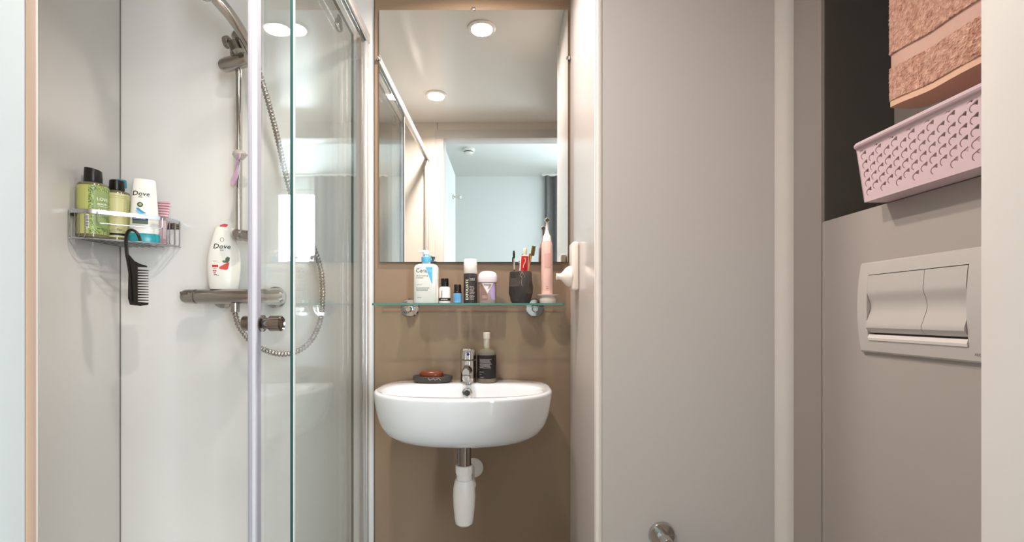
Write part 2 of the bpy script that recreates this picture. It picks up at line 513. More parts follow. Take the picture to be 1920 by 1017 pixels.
en = thing('shower_enclosure', 'clear glass shower screen with chrome rail and a sliding door pushed back', 'shower screen', (0, 0, 0))
def pane(name, x, y0, y1, z0, z1, par, th=0.008, label=None):
    p = MB().b6(x-th/2, x+th/2, y0, y1, z0, z1).done(name, M['glass'], par, smooth=0, label=label)
    me = p.data; me.materials.append(M['glass_edge'])
    for f in me.polygons:
        if abs(f.normal.x) < 0.5: f.material_index = 1
    return p
pane('fixed_pane', GX, 1.010, BY-0.012, 0.052, ZR0+0.010, en, th=0.006)
# guide rail: pearl box section with a groove
b = MB()
b.b6(GX-0.011, GX+0.010, DY1+0.003, BY-0.004, ZR0+0.0115, ZR1, bevel=0.004)
b.b6(GX-0.014, GX-0.011, DY1+0.003, BY-0.004, ZR0+0.018, ZR0+0.034, bevel=0.001)
b.done('guide_rail', M['alu_white'], en)
b = MB(); b.b6(GX-0.020, GX+0.010, DY1+0.003, BY-0.004, 0.050, 0.070, bevel=0.003)
b.done('bottom_rail', M['alu'], en)
for (ya, yb) in ((BY-0.030, BY-0.0042), (DY1+0.0012, DY1+0.040)):
    w_ = MB()
    w_.b6(GX-0.012, GX+0.006, ya, yb, 0.049, ZR1+0.002, bevel=0.003)
    w_.done('wall_profile', M['alu_white'], en)
w_ = MB().b6(GX+0.0032, GX+0.0050, 1.0095, 1.0160, 0.06, ZR0)
w_.done('edge_seal', mat('white_seal', '#d9dad8', 0.3), en, smooth=0, label='thin white seal along the fixed pane')
sd_ = thing('sliding_door', 'x', 'x'); del sd_['label']; del sd_['category']; sd_.parent = en
pane('glass', SX, 0.915, 1.520, 0.062, ZR0+0.012, sd_)
b = MB()
b.b6(SX-0.0065, SX+0.0014, 0.907, 0.9147, 0.060, ZR0+0.014, bevel=0.002)
b.b6(SX-0.0055, SX-0.0042, 0.914, 0.934, 0.060, ZR0+0.014)
b.b6(SX+0.0042, SX+0.0055, 0.914, 0.934, 0.060, ZR0+0.014)
MB().b6(SX+0.0015, SX+0.0082, 0.9062, 0.9155, 0.060, ZR0+0.014, bevel=0.001).done('edge_trim', mat('milky_seal', '#c9c8ce', 0.35), sd_, label='milky white half of the edge strip')
b.done('edge_profile', M['seal'], sd_, label='pale lilac edge strip on the leading edge')
kb = MB()
kz = H-0.016
MK = T(SX+0.0055, 0.937, kz) @ Ry(pi/2)
kb.lathe([(0.016, 0), (0.016, 0.003), (0.011, 0.005), (0.011, 0.015), (0.0148, 0.017), (0.0148, 0.037), (0.0125, 0.039), (0.011, 0.0365), (0.0, 0.0365)], 32, Mx=MK)
kb.done('door_knob', M['chrome_dark'], sd_)
kb = MB(); kb.lathe([(0.016, 0), (0.016, 0.003), (0.0145, 0.006), (0.0145, 0.022), (0.012, 0.024), (0, 0.024)], 28, Mx=T(SX-0.0055, 0.937, kz) @ Ry(-pi/2))
kb.done('door_knob', M['chrome_dark'], sd_)
for yy in (1.0, 1.43):
    b = MB()
    b.lathe([(0.0, -0.006), (0.017, -0.006), (0.019, -0.003), (0.019, 0.003), (0.017, 0.006), (0.0, 0.006)], 24, Mx=T(SX-0.012, yy, ZR0-0.012) @ Ry(pi/2))
    b.b6(SX-0.014, SX-0.006, yy-0.012, yy+0.012, ZR0-0.012, ZR0+0.014, bevel=0.003)
    b.done('roller', M['chrome_soft'], sd_)

# ================================================================== SHOWER FITTINGS
MZ = H+0.056; MYc = 1.500
mx = thing('thermostatic_mixer', 'chrome bar shower mixer fixed low on the white shower wall', 'shower mixer', (0, BY, MZ))
def rel(v): return Vector(v)-Vector((0, BY, MZ))
XL, XR = at(340, MYc), at(534, MYc)
def barx(prof, seg=32): # prof = (x, r)
    m_ = MB()
    m_.lathe([(r, x) for x, r in prof], seg, Mx=T(0, MYc-BY, 0) @ Ry(pi/2))
    return m_
barx([(XL+0.052, 0.0), (XL+0.052, 0.0212), (XL+0.054, 0.022), (XR-0.072, 0.022), (XR-0.070, 0.0212), (XR-0.070, 0)]).done('body', M['chrome_soft'], mx)
barx([(XL, 0.0), (XL+0.001, 0.010), (XL+0.007, 0.018), (XL+0.014, 0.021), (XL+0.046, 0.022), (XL+0.0465, 0.0195), (XL+0.0515, 0.0195), (XL+0.0515, 0)]).done('flow_knob', M['chrome_soft'], mx)
MB().box((XL+0.022, MYc-BY-0.020, 0.010), (0.026, 0.005, 0.008), 0.002).done('button', M['chrome_dark'], mx)
barx([(XR-0.0695, 0), (XR-0.0695, 0.020), (XR-0.066, 0.025), (XR-0.020, 0.0255), (XR-0.008, 0.023), (XR-0.001, 0.015), (XR, 0.0)]).done('temperature_knob', M['chrome'], mx)
for px in (413, 512):
    x = at(px, 1.56)
    MB().lathe([(0.0, 0.001), (0.034, 0.001), (0.034, 0.006), (0.028, 0.012), (0.015, 0.015), (0.015, 0.075)], 32, Mx=T(x, 0, 0) @ Rx(pi/2)).done('wall_flange', M['chrome_soft'], mx)
xo = at(441, MYc)
MB().lathe([(0.0, -0.012), (0.0125, -0.020), (0.0125, -0.046), (0.011, -0.048), (0, -0.048)], 24, c=(xo, MYc-BY, 0)).done('outlet', M['chrome_soft'], mx)

PY = 1.497
px_ = at(448, PY)
rail = thing('riser_rail', 'chrome shower riser pole on the white wall above the bar mixer', 'riser rail', (px_, BY, H+0.26))
zb = zz(441, PY)
MB().lathe([(0.0095, zb-(H+0.26)), (0.0095, 1.85-(H+0.26)-0.0)], 24, c=(0, PY-BY, 0)).done('pole', M['chrome'], rail)
# lower wall bracket: round cap whose arm runs back to the wall on the right
for zc in (zb, 1.86):
    b = MB()
    b.lathe([(0.0, -0.019), (0.010, -0.019), (0.0165, -0.013), (0.0175, 0.0), (0.0165, 0.010), (0.013, 0.013), (0.013, PY*0+0.062)], 28, c=(0, 0, 0), Mx=T(0, PY-BY, zc-(H+0.26)) @ Rx(-pi/2))
    b.lathe([(0.0, 0), (0.016, 0.0), (0.016, 0.035), (0.0, 0.037)], 28, Mx=T(0.004, PY-BY+0.002, zc-(H+0.26)) @ Rz(radians(-14)) @ Ry(radians(96)))
    b.done('wall_bracket', M['chrome_soft'], rail)
# slider that clamps the hand shower
zs = zz(119, 1.49)-(H+0.26)
b = MB()
b.lathe([(0.0, -0.052), (0.016, -0.052), (0.019, -0.046), (0.0205, -0.03), (0.0205, 0.036), (0.018, 0.042), (0.0, 0.042)], 32, Mx=T(0, PY-BY-0.014, zs) @ Rz(radians(-14)) @ Ry(radians(84)))
b.done('slider', M['chrome_soft'], rail)
b = MB()
b.lathe([(0.0, 0), (0.014, 0.0), (0.016, 0.006), (0.013, 0.02), (0.010, 0.026), (0, 0.026)], 24, Mx=T(-0.012, PY-BY-0.030, zs+0.040) @ Rx(radians(60)))
b.tube([(-0.006, PY-BY-0.012, zs+0.012), (0.0, PY-BY-0.028, zs+0.030), (0.022, PY-BY-0.046, zs+0.022)], 0.012, 14)
b.lathe([(0.011, 0.0), (0.0185, 0.002), (0.0185, 0.030), (0.0165, 0.032)], 24, Mx=T(0.030, PY-BY-0.060, zs+0.004) @ Ry(radians(-22)))
b.done('handset_holder', M['chrome_dark'], rail)
# small soap hook slid on the pole
zh = zz(291, PY)-(H+0.26)
b = MB()
b.lathe([(0.0, -0.014), (0.010, -0.014), (0.016, -0.008), (0.021, 0.000), (0.019, 0.007), (0.011, 0.014), (0.0, 0.015)], 24, sy=0.9, c=(0.002, PY-BY, zh))
b.box((0.020, PY-BY-0.008, zh-0.001), (0.022, 0.014, 0.006), 0.002)
b.done('clip', M['alu_white'], rail)
rb = MB()
def ribbon(u, v, off=0):
    a = Wp(448, 296, PY-0.022); c = Wp(437, 348, PY-0.022)
    wdt = 0.010+0.006*v
    p = a.lerp(c, v)
    return p+Vector((-wdt/2+wdt*u-0.002*sin(v*9), 0.003*sin(v*7+u*3)+off, 0.002*sin(u*6)))
rb.grid(lambda u, v: ribbon(u, v), 6, 16); rb.grid(lambda u, v: ribbon(u, v, 0.0012), 6, 16)
rb.tube([Wp(450, 290, PY-0.021), Wp(449, 294, PY-0.024), Wp(448, 299, PY-0.022)], 0.003, 8)
tag(rb.done('ribbon_loop', mat('mauve_ribbon', '#b79aaf', 0.6, var=0.1)), 'small mauve ribbon hanging from the clip on the chrome shower pole', 'ribbon')

# hand shower
hs = thing('hand_shower', 'chrome hand shower tilted in its holder at the top of the pole', 'hand shower', tuple(Wp(482, 128, 1.43)))
o_ = Vector(hs.location)
hp = [Wp(*p)-o_ for p in ((484, 130, 1.432), (476, 108, 1.43), (464, 80, 1.425), (448, 52, 1.42), (430, 26, 1.41), (410, 2, 1.395), (395, -16, 1.375))]
hp = catmull(hp, 6)
n_ = len(hp)
MB().tube(hp, [0.0110+0.0075*(i/(n_-1))**0.7 for i in range(n_)], 20).done('handle', M['chrome'], hs)
he = Wp(378, -34, 1.355)-o_
dirn = Vector((-0.35, -0.55, -0.75)).normalized()
q = dirn.to_track_quat('Z', 'Y').to_matrix().to_4x4()
MB().lathe([(0.0, -0.018), (0.020, -0.016), (0.042, -0.004), (0.047, 0.006), (0.045, 0.011), (0.040, 0.012)], 36, Mx=T(*he) @ q, cap1=False).done('spray_head', M['chrome'], hs)
MB().lathe([(0.0, 0.009), (0.041, 0.009), (0.041, 0.012), (0.0, 0.014)], 36, Mx=T(*he) @ q).done('spray_face', M['white_plastic'], hs)
# hose
hpts = [Wp(*p) for p in ((484, 131, 1.432), (489, 145, 1.44), (499, 178, 1.45), (512, 225, 1.47), (524, 275, 1.48), (535, 325, 1.49), (553, 385, 1.50), (580, 445, 1.51),
        (600, 500, 1.51), (605, 555, 1.51), (598, 610, 1.51), (575, 648, 1.505), (540, 664, 1.50), (505, 660, 1.50), (472, 642, 1.50), (450, 615, 1.50), (442, 593, 1.50), (441, 584, 1.50))]
hc = catmull(hpts, 40)
acc = 0; rad = []
for i, p in enumerate(hc):
    if i: acc += (p-hc[i-1]).length
    rad.append(0.0068+0.0013*cos(2*pi*acc/0.0078))
# resample so every rib gets even rings
S = [0.0]
for i in range(1, len(hc)): S.append(S[-1]+(hc[i]-hc[i-1]).length)
step = 0.0096/6; L = S[-1]; pts = []; k = 0; s_ = 0
while s_ <= L:
    while k < len(S)-2 and S[k+1] < s_: k += 1
    t_ = (s_-S[k])/max(S[k+1]-S[k], 1e-9)
    pts.append(hc[k].lerp(hc[k+1], t_)); s_ += step
ho = MB().tube(pts, [(0.0088, 0.0086, 0.0078, 0.0062, 0.0062, 0.0078)[i % 6] for i in range(len(pts))], 12)
tag(ho.done('shower_hose', M['chrome_soft'], smooth=70), 'ribbed chrome hose looping from the hand shower down to the mixer', 'shower hose')

# shampoo bottle on the mixer bar
def tub(name, prof, m, par, sy=0.55, seg=40, n=2.4, label=None):
    return MB().lathe(prof, seg, 1, sy, n=n).done(name, m, par, label=label)
bx, by = at(420, 1.512), 1.512
bz = MZ+0.022
bw = thing('body_wash_bottle', 'white curvy shower bottle with red fruit picture standing on the mixer bar', 'bottle', (bx, by, bz), face_cam(bx, by)*0.85)
prof = [(0.0, 0.0), (0.037, 0.0), (0.0395, 0.003), (0.0425, 0.030), (0.0455, 0.062), (0.0455, 0.085), (0.042, 0.115), (0.034, 0.150), (0.027, 0.176), (0.0235, 0.187), (0.018, 0.190), (0.0, 0.190)]
BWM = mat('pearl_white_plastic', '#e9e6de', 0.25, var=0.01)
MB().lathe(prof, 44, 1, 0.42, n=2.2).done('body', BWM, bw)
def prof_surf(prof, sy, n):
    def f(x, z):
        r = prof[-1][0]
        for (r0, z0), (r1, z1) in zip(prof, prof[1:]):
            if z0 <= z <= z1 and z1 > z0:
                r = r0+(r1-r0)*(z-z0)/(z1-z0); break
        return -r*sy*max(1-min(abs(x/max(r, 1e-4)), 0.98)**n, 1e-4)**(1/n)
    return f
sf = prof_surf(prof[1:], 0.42, 2.2)
DK = ink('i', '#2c2a28')
text(bw, 'Dove', -0.005, 0.129, 0.021, DK, sf, shear=0.2, bold=0.0002)
strokes(bw, 'small_print', [(-0.009, 0.001, 0.118, 0.002)], DK, sf)
ring = []
for k in range(20): ring.append((-0.004+0.005*cos(2*pi*k/20), 0.150+0.006*sin(2*pi*k/20)))
cr = MB(); cr.tube([(p[0], sf(*p)-0.0006, p[1]) for p in ring], 0.0005, 5, closed=True); cr.done('emblem', DK, bw)
patch(bw, 'fruit_print', 0, 0, 0, 0, sf, ink('i', '#cf4436'), poly=[(-0.012, 0.066), (-0.010, 0.061), (0.006, 0.058), (0.012, 0.061), (0.016, 0.082), (0.010, 0.080), (0.000, 0.074)])
patch(bw, 'leaf_print', 0, 0, 0, 0, sf, ink('i', '#4c5a3a'), poly=[(0.004, 0.080), (0.011, 0.080), (0.016, 0.086), (0.017, 0.096), (0.010, 0.099), (0.005, 0.093)])
patch(bw, 'leaf_print', 0, 0, 0, 0, sf, ink('i', '#5d6b45'), poly=[(-0.004, 0.085), (0.001, 0.079), (0.006, 0.082), (0.002, 0.088)])
patch(bw, 'red_label', -0.030, -0.014, 0.066, 0.073, sf, ink('i', '#c92a2c'))
strokes(bw, 'small_print', [(-0.028, -0.016, 0.084, 0.0012), (-0.027, -0.017, 0.062, 0.0012), (-0.025, -0.018, 0.044, 0.003), (-0.019, -0.011, 0.041, 0.001)], ink('i', '#6d5a55'), sf)
strokes(bw, 'small_print', [(-0.028, -0.018, 0.055, 0.004), (-0.026, -0.020, 0.049, 0.003)], ink('i', '#c4474a'), sf)
cp = MB()
cp.prism([(0.000, 0.190), (0.006, 0.190), (0.010, 0.199), (0.001, 0.200), (-0.010, 0.195), (-0.011, 0.192)], lambda a, c: Vector((a, -0.006, c)), lambda a, c: Vector((a, 0.006, c)))
cp.done('flip_tab', ink('i', '#d5404c'), bw, label='red tab on top of the white bottle')
cp = MB().tube([(0.004, 0, 0.193), (0.014, 0, 0.190), (0.026, 0, 0.186)], 0.0016, 8)
cp.done('hanging_loop', M['white_plastic'], bw)

# ================================================================== CORNER RACK
RZ0 = H+0.216; RZ1 = H+0.293
cr_ = thing('corner_rack', 'chrome wire corner rack of shower bottles fixed where the two shower walls meet', 'rack', (LX, BY, RZ0))
pent = [(0.003, -0.003), (0.003, -0.190), (0.054, -0.190), (0.193, -0.076), (0.193, -0.003)]
pt = pent[1:]
def bandpath(pts, z, rd=0.012):
    out = []
    for i, p in enumerate(pts):
        if 0 < i < len(pts)-1:
            a = Vector(p).lerp(Vector(pts[i-1]), min(0.5, rd/(Vector(p)-Vector(pts[i-1])).length))
            c = Vector(p).lerp(Vector(pts[i+1]), min(0.5, rd/(Vector(p)-Vector(pts[i+1])).length))
            for k in range(6):
                t = k/5
                q_ = a*(1-t)**2+Vector(p)*2*t*(1-t)+c*t*t
                out.append((q_.x, q_.y, z))
        else: out.append((p[0], p[1], z))
    return out
def strip(path, h, th):
    m_ = MB(); P = [Vector(p) for p in path]; R = []
    for i, p in enumerate(P):
        t = (P[min(i+1, len(P)-1)]-P[max(i-1, 0)]).normalized(); n = Vector((t.y, -t.x, 0))
        R.append([p+n*th/2+Vector((0, 0, -h/2)), p+n*th/2+Vector((0, 0, h/2)), p-n*th/2+Vector((0, 0, h/2)), p-n*th/2+Vector((0, 0, -h/2))])
    return m_.rings(R)
Z1 = RZ1-RZ0
M['rack'] = mat('rack_chrome', '#b4b6bb', 0.2, 1.0, var=0.02)
strip(bandpath(pt, Z1), 0.011, 0.0025).done('top_band', M['rack'], cr_)
wz = MB(); wz.tube(bandpath(pt, 0.0), 0.0022, 8); wz.done('bottom_ring', M['rack'], cr_)
def Uwire(a, b_, ztop, zbot):
    m_ = MB()
    a = Vector(a); b_ = Vector(b_)
    pts = [(a.x, a.y, ztop), (a.x, a.y, zbot+0.008)]
    for k in range(1, 5):
        t = k/4; ang = pi/2*t
        q_ = a.lerp(b_, min(1, 0.008*(1-cos(ang))/max((b_-a).length, 1e-4)))
        pts.append((q_.x, q_.y, zbot+0.008-0.008*sin(ang)))
    for k in range(1, 5):
        t = 1-k/4; ang = pi/2*t
        q_ = b_.lerp(a, min(1, 0.008*(1-cos(ang))/max((b_-a).length, 1e-4)))
        pts.append((q_.x, q_.y, zbot+0.008-0.008*sin(ang)))
    pts += [(b_.x, b_.y, ztop)]
    return m_.tube(pts, 0.0016, 8)
fa, fb = Vector((0.054, -0.190)), Vector((0.193, -0.076))
off = Vector((0.6, -0.76)).normalized()*0.0035
Uwire(fa.lerp(fb, 0.12)+off, fa.lerp(fb, 0.97)+off, Z1, Z1-0.032).done('guard_wire', M['rack'], cr_)
for p0, p1 in (((0.006, -0.192), (0.050, -0.192)), ((0.018, -0.188), (0.030, -0.188)), ((0.195, -0.070), (0.195, -0.008)), ((0.191, -0.050), (0.191, -0.024))):
    Uwire(p0, p1, Z1, 0.001).done('side_wire', M['rack'], cr_)
MB().tube([(fa.lerp(fb, 0.97).x, fa.lerp(fb, 0.97).y, Z1), (fa.lerp(fb, 0.97).x, fa.lerp(fb, 0.97).y, 0)], 0.0016, 8).done('side_wire', M['rack'], cr_)
for k in range(9):
    t = (k+0.5)/9
    # floor wires fan from the side wall to the front
    x = 0.008+t*0.182
    yf = -0.190 if x < 0.054 else -0.190+(x-0.054)/(0.139)*0.114
    MB().tube([(x, -0.004, 0.0), (x, yf, 0.0)], 0.0016, 6).done('floor_wire', M['rack'], cr_)
MB().b6(0.0005, 0.003, -0.190, -0.010, Z1-0.012, Z1+0.004, bevel=0.001).done('wall_plate', M['rack'], cr_)
MB().b6(0.010, 0.193, -0.003, -0.0005, Z1-0.020, Z1+0.000, bevel=0.001).done('wall_plate', M['chrome_dark'], cr_)

FZ = RZ0+0.0022
def leafmat(name, c1, c2, scale=60):
    m = bpy.data.materials.new(name); m.use_nodes = True; nt = m.node_tree; b = nt.nodes['Principled BSDF']
    tc = nt.nodes.new('ShaderNodeTexCoord'); v = nt.nodes.new('ShaderNodeTexWave'); v.inputs['Scale'].default_value = scale
    v.bands_direction = 'DIAGONAL'; v.inputs['Distortion'].default_value = 12; v.inputs['Detail'].default_value = 3; v.inputs['Detail Scale'].default_value = 2.5
    r = nt.nodes.new('ShaderNodeValToRGB'); r.color_ramp.elements[0].color = srgb(c1); r.color_ramp.elements[1].color = srgb(c2)
    r.color_ramp.elements[0].position = 0.25; r.color_ramp.elements[1].position = 0.75
    nt.links.new(tc.outputs['Object'], v.inputs['Vector']); nt.links.new(v.outputs['Fac'], r.inputs['Fac']); nt.links.new(r.outputs['Color'], b.inputs['Base Color'])
    b.inputs['Roughness'].default_value = 0.3
    return m
M['clear_olive'] = mat('olive_clear_plastic', '#6e6a50', 0.12, var=0.05, coat=0.3)
WH = ink('i', '#f2f2e6')
# bottle 1
x, y = -1.1805, 1.4278
R1 = 0.0365
p1 = [(0.0, 0.0), (R1-0.003, 0.0), (R1, 0.004), (R1, 0.152), (R1-0.002, 0.158), (0.022, 0.163), (0.0, 0.163)]
g1 = thing('shampoo_bottle', 'green leafy bottle with black flip cap, left one in the corner rack', 'bottle', (x, y, FZ), face_cam(x, y)+0.15)
MB().lathe(p1, 40).done('body', M['clear_olive'], g1)
def wrap(par, name, a0, a1, z0, z1, R, m, label=None, eps=0.0005):
    return MB().grid(lambda u, v: Vector(((R+eps)*sin(a0+(a1-a0)*u), -(R+eps)*cos(a0+(a1-a0)*u), z0+(z1-z0)*v)), 24, 1).done(name, m, par, smooth=80, label=label)
wrap(g1, 'label_sheet', -2.9, 2.9, 0.012, 0.150, R1, mat('lime_label', '#b9bd72', 0.3, var=0.08), 'yellow-green paper label')
wrap(g1, 'leaf_print', -0.45, 1.7, 0.013, 0.149, R1, leafmat('leaf_pattern', '#56703a', '#a4b76a', 55), 'green leaf pattern', 0.0007)
wrap(g1, 'centre_band', -0.12, 0.95, 0.030, 0.135, R1, mat('sage_label', '#8da269', 0.3, var=0.05), None, 0.0009)
for s, z, sz in (('LOVE', 0.112, 0.0125), ('BEAUTY', 0.098, 0.0075), ('AND', 0.080, 0.0125), ('PLANET', 0.067, 0.0075)):
    text(g1, s, 0.017, z, sz, WH, None, eps=0.0012, wrapR=R1, bold=0.0001)
wrap(g1, 'underline', 0.12, 0.85, 0.0915, 0.0925, R1, WH, None, 0.0012)
bc = MB()
for k in range(14):
    z0_ = 0.028+k*0.0026; h_ = 0.0008+0.0009*((k*7) % 3)/2
    bc.grid(lambda u, v: Vector(((R1+0.0012)*sin(-0.62+0.20*u), -(R1+0.0012)*cos(-0.62+0.20*u), z0_+h_*v)), 3, 1)
bc.done('barcode', ink('i', '#23211f'), g1, smooth=0)
wrap(g1, 'barcode_ground', -0.64, -0.40, 0.026, 0.066, R1, WH, None, 0.0008)
capb = MB(); capb.lathe([(0.0, 0.163), (0.0205, 0.163), (0.0215, 0.165), (0.0210, 0.190)], 32, cap1=False)
capb.rings([[Vector((0.0210*cos(2*pi*k/32), 0.0210*sin(2*pi*k/32), 0.190)) for k in range(32)], [Vector((0.0205*cos(2*pi*k/32), 0.0205*sin(2*pi*k/32), 0.200-0.16*0.0205*cos(2*pi*k/32)*1.2)) for k in range(32)]], False, True)
capb.done('flip_cap', M['black_plastic'], g1)
# bottle 2
x, y = -1.170, 1.502
R2 = 0.0330
g2 = thing('shampoo_bottle', 'pale yellow labelled bottle with black cap, second in the corner rack', 'bottle', (x, y, FZ), face_cam(x, y))
MB().lathe([(0.0, 0.0), (R2-0.003, 0.0), (R2, 0.004), (R2, 0.147), (R2-0.002, 0.153), (0.021, 0.158), (0.0, 0.158)], 40).done('body', M['clear_olive'], g2)
wrap(g2, 'label_sheet', -1.35, 1.35, 0.014, 0.146, R2, mat('cream_lime_label', '#d0cc98', 0.3, var=0.06), 'pale cream-green label')
wrap(g2, 'leaf_print', 0.75, 1.35, 0.020, 0.130, R2, leafmat('pale_leaf', '#9aa55f', '#cfcf95', 70), None, 0.0007)
wrap(g2, 'black_bar', -0.95, 0.75, 0.020, 0.0265, R2, ink('i', '#1b1917'), None, 0.0008)
strokes(g2, 'small_print', [(-0.030, 0.030, 0.138, 0.0012), (-0.030, 0.030, 0.132, 0.0009)]+[(-0.026, 0.022, 0.052-0.0035*k, 0.0007) for k in range(4)], ink('i', '#8d8a5c'), None, 0.0010, wrapR=R2)
text(g2, 'Fair', 0.006, 0.037, 0.009, ink('i', '#2f2b25'), None, 0.0011, wrapR=R2, shear=0.2)
MB().lathe([(0.0, 0.158), (0.0185, 0.158), (0.0195, 0.160), (0.0185, 0.188), (0.016, 0.190), (0, 0.190)], 32).done('flip_cap', M['black_plastic'], g2)
# slim clear bottle behind
x, y = -1.196, 1.5545
g3 = thing('mouthwash_bottle', 'slim clear bottle with teal top hidden behind the pale yellow bottle', 'bottle', (x, y, FZ))
MB().lathe([(0.0, 0.0), (0.017, 0.0), (0.018, 0.004), (0.018, 0.165), (0.010, 0.180), (0.010, 0.182)], 28).done('body', mat('misty_clear_plastic', '#b9c2c4', 0.15, var=0.03), g3)
MB().lathe([(0.0, 0.182), (0.0125, 0.182), (0.0135, 0.185), (0.0125, 0.205), (0.0, 0.207)], 28).done('cap', mat('teal_plastic', '#2f93a0', 0.3), g3)
# white bottle standing on its teal cap
x, y = at(271, 1.505), 1.505
g4 = thing('conditioner_bottle', 'white tapered bottle upside down on a wide teal cap in the corner rack', 'bottle', (x, y, FZ), face_cam(x, y)*0.9)
TE = mat('teal_cap_plastic', '#2b9aa3', 0.25)
MB().lathe([(0.0, 0.0), (0.0375, 0.0), (0.0395, 0.003), (0.0390, 0.024), (0.036, 0.028), (0.0, 0.028)], 40, 1, 0.5, n=2.4).done('cap', TE, g4)
p4 = [(0.0, 0.028), (0.0350, 0.0285), (0.0375, 0.034), (0.0365, 0.060), (0.0345, 0.100), (0.0315, 0.145), (0.0285, 0.188), (0.026, 0.193), (0.0, 0.194)]
MB().lathe(p4, 40, 1, 0.45, n=2.4).done('body', BWM, g4)
s4 = prof_surf(p4[1:], 0.45, 2.4)
text(g4, 'Dove', -0.008, 0.147, 0.0195, DK, s4, shear=0.15, bold=0.0002)
strokes(g4, 'small_print', [(-0.014, -0.004, 0.137, 0.002)], DK, s4)
disc = [(-0.010+0.0075*cos(2*pi*k/18), 0.114+0.0075*sin(2*pi*k/18)) for k in range(18)]
patch(g4, 'cucumber_print', 0, 0, 0, 0, s4, ink('i', '#38412f'), poly=disc)
disc2 = [(-0.0095+0.0042*cos(2*pi*k/14), 0.1145+0.0042*sin(2*pi*k/14)) for k in range(14)]
patch(g4, 'cucumber_print', 0, 0, 0, 0, s4, ink('i', '#9fb183'), poly=disc2, eps=0.0007)
patch(g4, 'wave_print', 0, 0, 0, 0, s4, ink('i', '#3b8fc4'), poly=[(-0.020, 0.103), (-0.014, 0.104), (-0.004, 0.095), (0.006, 0.089), (0.000, 0.088), (-0.014, 0.091)])
patch(g4, 'wave_print', 0, 0, 0, 0, s4, ink('i', '#7fc3dd'), poly=[(-0.022, 0.094), (-0.016, 0.098), (-0.006, 0.089), (0.008, 0.084), (-0.012, 0.085)], eps=0.0007)
patch(g4, 'blue_band', -0.029, 0.010, 0.066, 0.074, s4, ink('i', '#26487e'))
patch(g4, 'green_band', -0.029, 0.010, 0.056, 0.066, s4, ink('i', '#5f6e4b'))
strokes(g4, 'small_print', [(-0.026, 0.004, 0.071, 0.0015)], WH, s4, 0.0010)
strokes(g4, 'small_print', [(-0.004, 0.006, 0.046, 0.003)], ink('i', '#6a6862'), s4)
# pink striped tube
x, y = at(303, 1.562), 1.562
g5 = thing('cream_tube', 'small pink striped tube leaning behind the white upside-down bottle', 'tube', (x, y, FZ), 0)
def tubering(z, wx, wy): return [Vector((wx*cos(2*pi*k/24), wy*sin(2*pi*k/24), z)) for k in range(24)]
def lean(v): return Vector((v.x+v.z*0.05, v.y, v.z))
MB().rings([[lean(p) for p in tubering(z, a, c)] for z, a, c in ((0.0, 0.012, 0.011), (0.020, 0.012, 0.011), (0.022, 0.009, 0.009))]).done('cap', mat('rose_cap', '#c9909c', 0.3), g5)
MB().rings([[lean(p) for p in tubering(z, a, c)] for z, a, c in ((0.022, 0.011, 0.010), (0.035, 0.013, 0.010), (0.09, 0.0165, 0.006), (0.134, 0.0205, 0.0015), (0.141, 0.021, 0.001))]).done('body', mat('blush_tube', '#dfc0c3', 0.4), g5)
sb = MB()
for k in range(6):
    z = 0.090+k*0.0085
    t = (z-0.022)/0.119; wx = 0.011+0.010*t+0.0004; wy = 0.0095*(1-t)+0.0018
    sb.grid(lambda u, v: lean(Vector((wx*cos(pi+pi*u), wy*sin(pi+pi*u)-0.0003, z+0.0032*v+0.004*(0.5-u)))), 16, 1)
sb.done('stripe_print', ink('i', '#b0697c'), g5, smooth=0)

# black comb hooked over the guard wire
cb = thing('comb', 'black wide-tooth comb hooked over the front wire of the corner rack', 'comb', (at(256, 1.43), 1.43, zz(573, 1.43)), face_cam(at(256, 1.43), 1.43)*0.6)
s = 1/ (F/1.43)
def cpx(a, c): return ((a-256)*s*1.0, (573-c)*s)
spine = [cpx(*p) for p in ((262, 452), (259, 441), (254, 434), (247, 432), (242, 438), (240, 452), (241, 475), (244, 495), (247, 520), (248, 545), (249, 566))]
sp3 = catmull([(p[0], 0, p[1]) for p in spine], 6)
nS = len(sp3)
wd = []
for i in range(nS):
    t = i/(nS-1)
    wd.append(0.0082+0.0016*max(0, min(1, (t-0.1)*1.6)))
MB().tube(sp3, wd, 12, flat=0.45).done('handle', M['black_plastic'], cb)
b = MB()
b.prism([cpx(*p) for p in ((244, 478), (253, 490), (262, 495), (272, 498), (273, 501), (258, 501), (258, 566), (275, 568), (274, 572), (262, 574), (246, 572), (243, 560))][::-1],
        lambda a, c: Vector((a, -0.002, c)), lambda a, c: Vector((a, 0.002, c)))
b.done('back', M['black_plastic'], cb, smooth=0)
b = MB()
for k in range(12):
    yv = 507+k*5.1
    a0, c0 = cpx(256, yv); a1, c1 = cpx(274.5, yv)
    b.prism([(a0, c0-0.0024), (a1, c1-0.0010), (a1+0.001, c1), (a1, c1+0.0010), (a0, c0+0.0024)], lambda a, c: Vector((a, -0.0016, c)), lambda a, c: Vector((a, 0.0016, c)))
tt = b.done('teeth', M['black_plastic'], cb, smooth=0)

